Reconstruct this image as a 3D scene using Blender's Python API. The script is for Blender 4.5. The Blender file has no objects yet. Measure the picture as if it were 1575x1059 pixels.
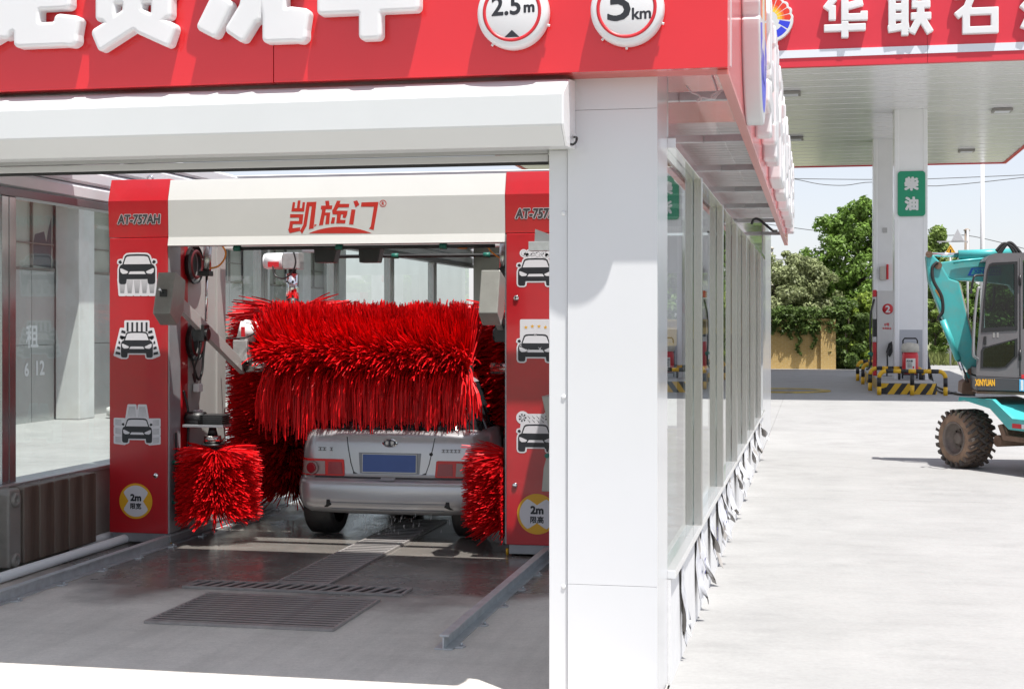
import bpy, bmesh, math, random
import numpy as np
from mathutils import Vector, Matrix
SC = bpy.context.scene
COL = SC.collection
R = math.radians
random.seed(7)

# ------------------------------------------------------------------ camera, sky, sun, exposure
PSI, FPX, EYE = R(11.55), 2275.0, 1.9
cam = bpy.data.cameras.new("camera")
cam.sensor_width = 36.0
cam.lens = 36.0 * FPX / 1575.0
cam.shift_y = -35.5 / 1575.0
cam.clip_end = 3000
camo = bpy.data.objects.new("camera", cam)
COL.objects.link(camo)
camo.location = (0, 0, EYE)
camo.rotation_euler = (R(90), 0, PSI)
SC.camera = camo

SUN = Vector((0.24, -0.245, 1.0)).normalized()          # towards the sun
world = bpy.data.worlds.new("World")
SC.world = world
world.use_nodes = True
wn = world.node_tree.nodes
wl = world.node_tree.links
sky = wn.new("ShaderNodeTexSky")
sky.sky_type = 'NISHITA'
sky.sun_disc = False
sky.sun_elevation = math.asin(SUN.z)
sky.sun_rotation = math.atan2(SUN.x, SUN.y)
sky.air_density = 1.0
sky.dust_density = 0.8
sky.ozone_density = 1.0
hz = wn.new("ShaderNodeMix"); hz.data_type = 'RGBA'           # thin bright summer haze over the whole sky
hz.inputs["Factor"].default_value = .84
hz.inputs["B"].default_value = (1.72, 1.70, 1.88, 1)
wl.new(sky.outputs[0], hz.inputs["A"])
wl.new(hz.outputs["Result"], wn["Background"].inputs[0])
wn["Background"].inputs[1].default_value = 0.15
sun = bpy.data.lights.new("sun", 'SUN')
sun.energy = 2.75
sun.angle = R(0.53)
sun.color = (1.0, 0.965, 0.91)
suno = bpy.data.objects.new("sun", sun)
COL.objects.link(suno)
suno.rotation_euler = SUN.to_track_quat('Z', 'Y').to_euler()
suno.location = (10, -10, 40)
SC.view_settings.view_transform = 'Standard'
SC.view_settings.look = 'None'
SC.view_settings.gamma = 1
SC.view_settings.use_curve_mapping = False
SC.view_settings.exposure = 1.38
try:
    SC.cycles.max_bounces = 10
    SC.cycles.transparent_max_bounces = 24
    SC.cycles.caustics_reflective = False
    SC.cycles.caustics_refractive = False
    SC.cycles.sample_clamp_indirect = 6
except Exception:
    pass

# ------------------------------------------------------------------ helpers
def ray(u, v):
    a, b = (u - 787.5) / FPX, (494 - v) / FPX
    return Vector((-math.sin(PSI) + a * math.cos(PSI), math.cos(PSI) + a * math.sin(PSI), b))
def atY(u, v, Y):
    d = ray(u, v); t = Y / d.y
    return Vector((d.x * t, Y, EYE + d.z * t))
def atX(u, v, X):
    d = ray(u, v); t = X / d.x
    return Vector((X, d.y * t, EYE + d.z * t))
def atZ(u, v, Z=0.0):
    d = ray(u, v); t = (Z - EYE) / d.z
    return Vector((d.x * t, d.y * t, Z))

MATS = {}
def mat(name, col=(.5, .5, .5), rough=.5, metal=0.0, var=0.0, scale=3.0, bump=0.0, bscale=40.0, coat=0.0, spec=.5,
        stretch=(1, 1, 1), island=0.0, emit=0.0, dirt=None, dirt_amt=0.0, dirt_scale=1.5, rvar=0.0):
    if name in MATS: return MATS[name]
    m = bpy.data.materials.new(name); m.use_nodes = True
    nt = m.node_tree; N = nt.nodes; L = nt.links
    b = N["Principled BSDF"]
    b.inputs["Base Color"].default_value = (*col, 1)
    b.inputs["Roughness"].default_value = rough
    b.inputs["Metallic"].default_value = metal
    b.inputs["Specular IOR Level"].default_value = spec
    b.inputs["Coat Weight"].default_value = coat
    b.inputs["Coat Roughness"].default_value = .04
    if emit:
        b.inputs["Emission Color"].default_value = (*col, 1); b.inputs["Emission Strength"].default_value = emit
    tc = N.new("ShaderNodeTexCoord"); mp = N.new("ShaderNodeMapping")
    mp.inputs["Scale"].default_value = stretch
    L.new(tc.outputs["Object"], mp.inputs[0])
    cur = None
    def rgb(c):
        n = N.new("ShaderNodeRGB"); n.outputs[0].default_value = (*c, 1); return n.outputs[0]
    if var or island:
        cur = rgb(col)
    if var:
        n = N.new("ShaderNodeTexNoise"); n.inputs["Scale"].default_value = scale; n.inputs["Detail"].default_value = 6
        n.inputs["Roughness"].default_value = .62
        L.new(mp.outputs[0], n.inputs[0])
        mr = N.new("ShaderNodeMapRange"); mr.inputs[1].default_value = .3; mr.inputs[2].default_value = .7
        mr.inputs[3].default_value = 1 - var; mr.inputs[4].default_value = 1 + var
        L.new(n.outputs[0], mr.inputs[0])
        h = N.new("ShaderNodeVectorMath"); h.operation = 'SCALE'
        L.new(cur, h.inputs[0]); L.new(mr.outputs[0], h.inputs["Scale"]); cur = h.outputs[0]
        if rvar:
            m2 = N.new("ShaderNodeMapRange"); m2.inputs[1].default_value = .3; m2.inputs[2].default_value = .7
            m2.inputs[3].default_value = max(.02, rough - rvar); m2.inputs[4].default_value = min(1, rough + rvar)
            L.new(n.outputs[0], m2.inputs[0]); L.new(m2.outputs[0], b.inputs["Roughness"])
    if island:
        g = N.new("ShaderNodeNewGeometry")
        mr = N.new("ShaderNodeMapRange"); mr.inputs[3].default_value = 1 - island; mr.inputs[4].default_value = 1 + island
        L.new(g.outputs["Random Per Island"], mr.inputs[0])
        h = N.new("ShaderNodeVectorMath"); h.operation = 'SCALE'
        L.new(cur, h.inputs[0]); L.new(mr.outputs[0], h.inputs["Scale"]); cur = h.outputs[0]
    if dirt:
        n = N.new("ShaderNodeTexNoise"); n.inputs["Scale"].default_value = dirt_scale; n.inputs["Detail"].default_value = 8
        n.inputs["Roughness"].default_value = .7
        L.new(mp.outputs[0], n.inputs[0])
        mr = N.new("ShaderNodeMapRange"); mr.inputs[1].default_value = .48; mr.inputs[2].default_value = .72
        mr.inputs[3].default_value = 0; mr.inputs[4].default_value = dirt_amt
        L.new(n.outputs[0], mr.inputs[0])
        mx = N.new("ShaderNodeMix"); mx.data_type = 'RGBA'
        L.new(mr.outputs[0], mx.inputs["Factor"])
        L.new(cur if cur else rgb(col), mx.inputs["A"]); mx.inputs["B"].default_value = (*dirt, 1)
        cur = mx.outputs["Result"]
    if cur: L.new(cur, b.inputs["Base Color"])
    if bump:
        n = N.new("ShaderNodeTexNoise"); n.inputs["Scale"].default_value = bscale; n.inputs["Detail"].default_value = 5
        L.new(mp.outputs[0], n.inputs[0])
        bp = N.new("ShaderNodeBump"); bp.inputs["Strength"].default_value = bump; bp.inputs["Distance"].default_value = .02
        L.new(n.outputs[0], bp.inputs["Height"]); L.new(bp.outputs[0], b.inputs["Normal"])
    MATS[name] = m
    return m

def glass(name, tint=(.93, .97, .96), ior=1.5, rough=0.0, haze=0.0):
    if name in MATS: return MATS[name]
    m = bpy.data.materials.new(name); m.use_nodes = True
    nt = m.node_tree; N = nt.nodes; L = nt.links
    N.remove(N["Principled BSDF"])
    out = N["Material Output"]
    fr = N.new("ShaderNodeFresnel"); fr.inputs[0].default_value = ior
    tr = N.new("ShaderNodeBsdfTransparent"); tr.inputs[0].default_value = (*tint, 1)
    gl = N.new("ShaderNodeBsdfGlossy"); gl.inputs["Roughness"].default_value = rough
    gl.inputs["Color"].default_value = (.97, .97, .97, 1)
    mx = N.new("ShaderNodeMixShader")
    ge = N.new("ShaderNodeNewGeometry"); fm = N.new("ShaderNodeMath"); fm.operation = 'MULTIPLY'     # only the entry face reflects
    fb = N.new("ShaderNodeMath"); fb.operation = 'SUBTRACT'; fb.inputs[0].default_value = 1
    L.new(ge.outputs["Backfacing"], fb.inputs[1]); L.new(fr.outputs[0], fm.inputs[0]); L.new(fb.outputs[0], fm.inputs[1])
    L.new(fm.outputs[0], mx.inputs[0]); L.new(tr.outputs[0], mx.inputs[1]); L.new(gl.outputs[0], mx.inputs[2])
    last = mx.outputs[0]
    if haze:                                             # dried drops and dust on the pane
        df = N.new("ShaderNodeBsdfDiffuse"); df.inputs[0].default_value = (.75, .77, .78, 1)
        tc = N.new("ShaderNodeTexCoord"); n = N.new("ShaderNodeTexNoise"); n.inputs["Scale"].default_value = 2.5
        n.inputs["Detail"].default_value = 7
        L.new(tc.outputs["Object"], n.inputs[0])
        mr = N.new("ShaderNodeMapRange"); mr.inputs[1].default_value = .35; mr.inputs[2].default_value = .75
        mr.inputs[3].default_value = haze * .3; mr.inputs[4].default_value = haze
        L.new(n.outputs[0], mr.inputs[0])
        m2 = N.new("ShaderNodeMixShader"); L.new(mr.outputs[0], m2.inputs[0]); L.new(last, m2.inputs[1]); L.new(df.outputs[0], m2.inputs[2])
        last = m2.outputs[0]
    L.new(last, out.inputs[0])
    MATS[name] = m
    return m

ORG = {}
def origin(o): return ORG.get(o.name, Vector((0, 0, 0)))

class MB:
    """collects shapes in world space (through the matrix T); build() links them as one mesh object"""
    def __init__(s, T=None):
        s.v = []; s.f = []; s.mi = []; s.sm = []; s.m = 0; s.T = T; s.smooth = False
    def add(s, vs, fs):
        o = len(s.v)
        if s.T is not None: vs = [s.T @ Vector(p) for p in vs]
        s.v += [tuple(p) for p in vs]
        for f in fs:
            s.f.append(tuple(i + o for i in f)); s.mi.append(s.m); s.sm.append(s.smooth)
        return s
    def box(s, x0, x1, y0, y1, z0, z1):
        vs = [(x, y, z) for z in (z0, z1) for y in (y0, y1) for x in (x0, x1)]
        return s.add(vs, [(0, 2, 3, 1), (4, 5, 7, 6), (0, 1, 5, 4), (2, 6, 7, 3), (0, 4, 6, 2), (1, 3, 7, 5)])
    def bar(s, p, q, w, h, up=(0, 0, 1)):
        p, q = Vector(p), Vector(q); d = (q - p).normalized(); up = Vector(up)
        if abs(d.dot(up)) > .99: up = Vector((0, 1, 0))
        a = d.cross(up).normalized() * (w / 2); b = a.cross(d).normalized() * (h / 2)
        vs = [c + i * a + j * b for c in (p, q) for j in (-1, 1) for i in (-1, 1)]
        return s.add(vs, [(0, 1, 3, 2), (4, 6, 7, 5), (0, 4, 5, 1), (2, 3, 7, 6), (0, 2, 6, 4), (1, 5, 7, 3)])
    def cyl(s, p, q, r, n=16, r2=None, cap=True):
        p, q = Vector(p), Vector(q); d = (q - p).normalized(); r2 = r if r2 is None else r2
        t = Vector((0, 0, 1)) if abs(d.z) < .9 else Vector((1, 0, 0))
        a = d.cross(t).normalized(); b = d.cross(a)
        vs = []
        for c, rr in ((p, r), (q, r2)):
            for i in range(n):
                th = 2 * math.pi * i / n
                vs.append(c + (a * math.cos(th) + b * math.sin(th)) * rr)
        sm = s.smooth; s.smooth = True
        o = len(s.v); s.add(vs, [(i, (i + 1) % n, n + (i + 1) % n, n + i) for i in range(n)])
        s.smooth = False
        if cap:
            s.f.append(tuple(o + i for i in reversed(range(n)))); s.f.append(tuple(o + n + i for i in range(n)))
            s.mi += [s.m, s.m]; s.sm += [False, False]
        s.smooth = sm
        return s
    def tube(s, pts, r, n=8, cap=True):
        pts = [Vector(p) for p in pts]; k = len(pts); vs = []; prev = None
        for i, p in enumerate(pts):
            d = (pts[min(i + 1, k - 1)] - pts[max(i - 1, 0)]).normalized()
            if prev is None:
                t = Vector((0, 0, 1)) if abs(d.z) < .9 else Vector((1, 0, 0)); a = d.cross(t).normalized()
            else:
                a = (prev - d * prev.dot(d)).normalized()
            prev = a; b = d.cross(a); rr = r[i] if isinstance(r, (list, tuple)) else r
            for j in range(n):
                th = 2 * math.pi * j / n
                vs.append(p + (a * math.cos(th) + b * math.sin(th)) * rr)
        fs = [(i * n + j, i * n + (j + 1) % n, (i + 1) * n + (j + 1) % n, (i + 1) * n + j) for i in range(k - 1) for j in range(n)]
        if cap: fs += [tuple(reversed(range(n))), tuple((k - 1) * n + j for j in range(n))]
        sm = s.smooth; s.smooth = True; s.add(vs, fs); s.smooth = sm
        return s
    def prism(s, pts, axis, a0, a1):
        """outline pts (2-D) extruded along axis 'x','y','z'"""
        def P(p, a): return {'x': (a, p[0], p[1]), 'y': (p[0], a, p[1]), 'z': (p[0], p[1], a)}[axis]
        n = len(pts)
        vs = [P(p, a0) for p in pts] + [P(p, a1) for p in pts]
        return s.add(vs, [tuple(range(n)), tuple(reversed(range(n, 2 * n)))] + [(i, (i + 1) % n, n + (i + 1) % n, n + i) for i in range(n)])
    def poly(s, pts): return s.add(pts, [tuple(range(len(pts)))])
    def lathe(s, prof, c, axis='z', n=24):
        """prof: (radius, along)"""
        c = Vector(c); vs = []
        ax = {'x': (Vector((0, 1, 0)), Vector((0, 0, 1)), Vector((1, 0, 0))), 'y': (Vector((1, 0, 0)), Vector((0, 0, 1)), Vector((0, 1, 0))),
              'z': (Vector((1, 0, 0)), Vector((0, 1, 0)), Vector((0, 0, 1)))}[axis]
        for r, h in prof:
            for j in range(n):
                th = 2 * math.pi * j / n
                vs.append(c + ax[0] * (r * math.cos(th)) + ax[1] * (r * math.sin(th)) + ax[2] * h)
        k = len(prof)
        fs = [(i * n + j, i * n + (j + 1) % n, (i + 1) * n + (j + 1) % n, (i + 1) * n + j) for i in range(k - 1) for j in range(n)]
        sm = s.smooth; s.smooth = True; s.add(vs, fs); s.smooth = sm
        return s
    def mesh(s, verts, faces):
        return s.add(verts, faces)
    def build(s, name, mats, parent=None, bevel=0.0, seg=2, label=None, cat=None, group=None, kind=None, fixn=True, autosmooth=None):
        if not isinstance(mats, (list, tuple)): mats = [mats]
        V = s.v
        xs = [p[0] for p in V]; ys = [p[1] for p in V]; zs = [p[2] for p in V]
        o0 = Vector(((min(xs) + max(xs)) / 2, (min(ys) + max(ys)) / 2, min(zs)))
        me = bpy.data.meshes.new(name)
        me.from_pydata([(p[0] - o0.x, p[1] - o0.y, p[2] - o0.z) for p in V], [], s.f)
        for m in mats: me.materials.append(m)
        me.polygons.foreach_set("material_index", s.mi)
        me.polygons.foreach_set("use_smooth", s.sm)
        if (fixn and len(s.f) < 60000) or bevel:
            bm = bmesh.new(); bm.from_mesh(me)
            bmesh.ops.recalc_face_normals(bm, faces=bm.faces)
            if bevel:
                ed = [e for e in bm.edges if len(e.link_faces) == 2 and e.calc_face_angle(0) > .6]
                bmesh.ops.bevel(bm, geom=ed, offset=bevel, segments=seg, affect='EDGES', profile=.6, clamp_overlap=True)
            bm.to_mesh(me); bm.free()
        me.update()
        o = bpy.data.objects.new(name, me)
        COL.objects.link(o)
        place(o, o0, parent)
        tag(o, label, cat, group, kind)
        return o

def place(o, o0, parent):
    o.location = o0 - (origin(parent) if parent else Vector((0, 0, 0)))
    if parent: o.parent = parent
    ORG[o.name] = Vector(o0)
def tag(o, label=None, cat=None, group=None, kind=None):
    if label: o["label"] = label
    if cat: o["category"] = cat
    if group: o["group"] = group
    if kind: o["kind"] = kind
    return o
def thing(name, label, cat, loc, group=None, parent=None):
    o = bpy.data.objects.new(name, None); COL.objects.link(o); o.empty_display_size = .2
    place(o, Vector(loc), parent)
    return tag(o, label, cat, group)
def dup(o, delta, parent=None, label=None, group=None):
    """copy of a thing or part and of all that hangs from it"""
    c = o.copy(); COL.objects.link(c)
    if parent is None:
        c.location = Vector(o.location) + Vector(delta)
    else:
        c.parent = parent; c.location = Vector(o.location) + Vector(delta)
    ORG[c.name] = origin(o) + Vector(delta)
    if label: c["label"] = label
    if group: c["group"] = group
    for ch in list(o.children): dup(ch, (0, 0, 0), c)
    return c
def box(name, m, a, parent=None, bevel=0.0, **k):
    return MB().box(*a).build(name, m, parent, bevel, **k)
def grid_wave(mb, x0, x1, y0, y1, zf, n, along='x'):
    """sheet whose height zf(t) repeats along one axis"""
    vs = []; fs = []
    for i in range(n + 1):
        t = i / n
        if along == 'x':
            x = x0 + (x1 - x0) * t; vs += [(x, y0, zf(x)), (x, y1, zf(x))]
        else:
            y = y0 + (y1 - y0) * t; vs += [(x0, y, zf(y)), (x1, y, zf(y))]
    for i in range(n): fs.append((2 * i, 2 * i + 1, 2 * i + 3, 2 * i + 2))
    return mb.add(vs, fs)

# ---- lettering: strokes -> signed distance -> outline -> filled, rounded solid
def contour(F, xs, ys):
    seg = {}
    H, W = F.shape
    S = F < 0
    def pt(i0, j0, i1, j1):
        a, b = F[j0, i0], F[j1, i1]; t = a / (a - b)
        return (xs[i0] + (xs[i1] - xs[i0]) * t, ys[j0] + (ys[j1] - ys[j0]) * t)
    cc = S[:-1, :-1].astype(int) + 2 * S[:-1, 1:] + 4 * S[1:, 1:] + 8 * S[1:, :-1]
    T = {1: [(3, 0)], 2: [(0, 1)], 3: [(3, 1)], 4: [(1, 2)], 5: [(3, 2), (1, 0)], 6: [(0, 2)], 7: [(3, 2)], 8: [(2, 3)], 9: [(2, 0)],
         10: [(0, 3), (2, 1)], 11: [(2, 1)], 12: [(1, 3)], 13: [(1, 0)], 14: [(0, 3)]}
    for j, i in zip(*np.nonzero((cc > 0) & (cc < 15))):
        E = {0: ((i, j), (i + 1, j)), 1: ((i + 1, j), (i + 1, j + 1)), 2: ((i, j + 1), (i + 1, j + 1)), 3: ((i, j), (i, j + 1))}
        for a, b in T[int(cc[j, i])]: seg[E[a]] = E[b]
    loops = []
    while seg:
        k, nx = seg.popitem(); L = [k]
        while nx in seg:
            L.append(nx); nx = seg.pop(nx)
        P = [pt(*e[0], *e[1]) for e in L]
        Q = [P[0]]
        for q in P[1:]:
            if math.dist(q, Q[-1]) > 1e-5: Q.append(q)
        # drop points that lie on a straight run
        ch = True
        while ch and len(Q) > 8:
            ch = False; out = []; i = 0; n = len(Q); skip = False
            for i in range(n):
                if skip: out.append(Q[i]); skip = False; continue
                a, b, c = Q[i - 1], Q[i], Q[(i + 1) % n]
                ar = abs((b[0] - a[0]) * (c[1] - a[1]) - (b[1] - a[1]) * (c[0] - a[0]))
                if ar < 6e-5 * max(.02, math.dist(a, c)) * 4: ch = True; skip = True
                else: out.append(b)
            Q = out
        if len(Q) > 3: loops.append(Q)
    return loops
def sd_seg(X, Y, p, q, hw, rnd):
    """oriented box round a segment, corner radius rnd"""
    dx, dy = q[0] - p[0], q[1] - p[1]; l = math.hypot(dx, dy) or 1e-6; c, s = dx / l, dy / l
    mx, my = (p[0] + q[0]) / 2, (p[1] + q[1]) / 2
    u = np.abs((X - mx) * c + (Y - my) * s) - l / 2 - hw * .0 + rnd; w = np.abs(-(X - mx) * s + (Y - my) * c) - hw + rnd
    return np.hypot(np.maximum(u, 0), np.maximum(w, 0)) + np.minimum(np.maximum(u, w), 0) - rnd
def sd_poly(X, Y, P):
    d = np.full(X.shape, 1e9); ins = np.zeros(X.shape, bool); n = len(P)
    for i in range(n):
        ax, ay = P[i]; bx, by = P[(i + 1) % n]; ex, ey = bx - ax, by - ay
        t = np.clip(((X - ax) * ex + (Y - ay) * ey) / (ex * ex + ey * ey + 1e-12), 0, 1)
        d = np.minimum(d, np.hypot(X - ax - ex * t, Y - ay - ey * t))
        if ay != by:
            c = ((ay > Y) != (by > Y)) & (X < (bx - ax) * (Y - ay) / (by - ay) + ax); ins ^= c
    return np.where(ins, -d, d)
def glyph_loops(strokes, hw, rnd=.03, res=110):
    xs = np.linspace(-.15, 1.15, res); ys = np.linspace(-.15, 1.15, res); X, Y = np.meshgrid(xs, ys)
    F = np.full(X.shape, 9.0)
    for st in strokes:
        w = hw; pts = st
        if isinstance(st, tuple): w, pts = st
        for i in range(len(pts) - 1):
            p, q = pts[i], pts[i + 1]; l = math.dist(p, q); e = ((q[0] - p[0]) / l, (q[1] - p[1]) / l)
            if i > 0: p = (p[0] - e[0] * w, p[1] - e[1] * w)
            if i < len(pts) - 2: q = (q[0] + e[0] * w, q[1] + e[1] * w)
            F = np.minimum(F, sd_seg(X, Y, p, q, w, rnd))
    return contour(F, xs, ys)
def solid(name, loops, depth, bevel, T, mats, parent=None, res=2, **k):
    """2-D loops (x right, y up) as a filled solid; T maps local (x, y, z=front) into the world"""
    cu = bpy.data.curves.new(name, 'CURVE'); cu.dimensions = '2D'; cu.fill_mode = 'BOTH'
    cu.extrude = max(depth / 2 - bevel, .0002); cu.bevel_depth = bevel; cu.bevel_resolution = res; cu.offset = -bevel
    for L in loops:
        sp = cu.splines.new('POLY'); sp.points.add(len(L) - 1)
        for p, c in zip(sp.points, L): p.co = (c[0], c[1], 0, 1)
        sp.use_cyclic_u = True
    ob = bpy.data.objects.new(name, cu)
    me = bpy.data.meshes.new_from_object(ob)
    bpy.data.objects.remove(ob); bpy.data.curves.remove(cu)
    mb = MB(T); mb.add([v.co.copy() for v in me.vertices], [tuple(p.vertices) for p in me.polygons])
    bpy.data.meshes.remove(me)
    return mb.build(name, mats, parent, **k) if name else mb
FONT_CACHE = {}
def text_mesh(s):
    if s not in FONT_CACHE:
        cu = bpy.data.curves.new("t", 'FONT'); cu.body = s; cu.size = 1; cu.resolution_u = 3
        ob = bpy.data.objects.new("t", cu); COL.objects.link(ob)
        dg = bpy.context.evaluated_depsgraph_get()
        me = bpy.data.meshes.new_from_object(ob.evaluated_get(dg))
        V = [v.co.copy() for v in me.vertices]; Fs = [tuple(p.vertices) for p in me.polygons]
        bpy.data.objects.remove(ob); bpy.data.curves.remove(cu); bpy.data.meshes.remove(me)
        x0 = min(v.x for v in V); x1 = max(v.x for v in V); y0 = min(v.y for v in V); y1 = max(v.y for v in V)
        FONT_CACHE[s] = ([(v.x - (x0 + x1) / 2, v.y - (y0 + y1) / 2) for v in V], Fs, x1 - x0, y1 - y0)
    return FONT_CACHE[s]
def text(mb, s, T, w=None, h=None, bold=0.0, shear=0.0, n=8, z=0.0):
    """printed text, centred; T maps local (x right, y up, z out) into the world"""
    V, Fs, W, Hh = text_mesh(s)
    sx = w / W if w else h / Hh; sy = h / Hh if h else sx
    sh = [(0, 0)] + ([(bold * math.cos(2 * math.pi * i / n), bold * math.sin(2 * math.pi * i / n)) for i in range(n)] if bold else [])
    for i, (dx, dy) in enumerate(sh):
        mb.add([T @ Vector((x * sx + y * sy * shear + dx, y * sy + dy, z + i * .000025)) for x, y in V], Fs)
def frameT(o, right, up):
    """matrix whose local x is right, y is up, z points out towards the viewer"""
    r = Vector(right).normalized(); u = Vector(up).normalized(); z = r.cross(u)
    M = Matrix((r, u, z)).transposed().to_4x4(); M.translation = Vector(o)
    return M
def facing(o): return frameT(o, (1, 0, 0), (0, 0, 1))           # on a wall that faces -Y

# ------------------------------------------------------------------ materials
white_panel = mat("white_panel", (.64, .65, .665), .22, coat=.3, var=.02, scale=1.2)
white_paint = mat("white_paint", (.78, .79, .80), .38, var=.03, scale=2)
def translucent(name, col, amt, rough=.3, island=0.0, spec=.4):
    """surface that also lets light through (moulded acrylic, leaves)"""
    m = mat(name, col, rough, island=island, spec=spec)
    N = m.node_tree.nodes; L = m.node_tree.links; b = N["Principled BSDF"]
    tr = N.new("ShaderNodeBsdfTranslucent"); mx = N.new("ShaderNodeMixShader"); mx.inputs[0].default_value = amt
    if b.inputs["Base Color"].is_linked: L.new(b.inputs["Base Color"].links[0].from_socket, tr.inputs[0])
    else: tr.inputs[0].default_value = (*col, 1)
    L.new(b.outputs[0], mx.inputs[1]); L.new(tr.outputs[0], mx.inputs[2]); L.new(mx.outputs[0], N["Material Output"].inputs[0])
    return m
letter_white = translucent("letter_white", (.88, .89, .90), .30)
shutter_white = mat("shutter_white", (.63, .645, .645), .36, var=.02, scale=2)
red_sign = mat("red_sign", (.66, .020, .026), .20, coat=.35, var=.04, scale=.8)
red_canopy = mat("red_canopy", (.62, .03, .05), .38, var=.04, scale=.5)
red_cab = mat("red_cabinet", (.50, .014, .022), .30, coat=.25, var=.05, scale=2.5, dirt=(.30, .03, .03), dirt_amt=.3, dirt_scale=6)
gantry_white = mat("gantry_white", (.65, .65, .63), .36, var=.02)
gantry_grey = mat("gantry_grey", (.42, .415, .40), .38, var=.02)
steel_grey = mat("steel_grey", (.33, .34, .36), .42, metal=.35, var=.08, scale=6)
galv = mat("galvanised", (.52, .55, .57), .40, metal=.35, var=.16, scale=9, bump=.05)
inox = mat("inox", (.46, .45, .43), .26, metal=.95, var=.05, scale=3, stretch=(3, 3, .4))
polished = mat("polished_panel", (.78, .79, .80), .09, metal=.35, coat=.4, var=.03, scale=1.5)
chrome = mat("chrome", (.75, .75, .75), .12, metal=1)
black = mat("black_plastic", (.014, .014, .015), .42)
rubber = mat("black_rubber", (.02, .02, .02), .7, var=.2, scale=20)
ink = mat("ink", (.018, .019, .025), .45)
print_white = mat("print_white", (.74, .72, .76), .4)
print_grey = mat("print_grey", (.30, .30, .32), .5)
yellow_p = mat("print_yellow", (.80, .42, .02), .4)
red_p = mat("print_red", (.58, .02, .03), .4)
logo_red = mat("logo_red", (.56, .03, .02), .4)
green_plug = mat("green_plug", (.01, .14, .10), .45)
orange_hose = mat("orange_hose", (.75, .26, .02), .4)
bristle = mat("red_bristle", (.76, .006, .010), .48, island=.45, spec=.22)
bristle_dk = mat("red_bristle_wet", (.64, .006, .010), .44, island=.45, spec=.25)
cable_w = mat("white_cable", (.75, .75, .76), .45)

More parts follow.
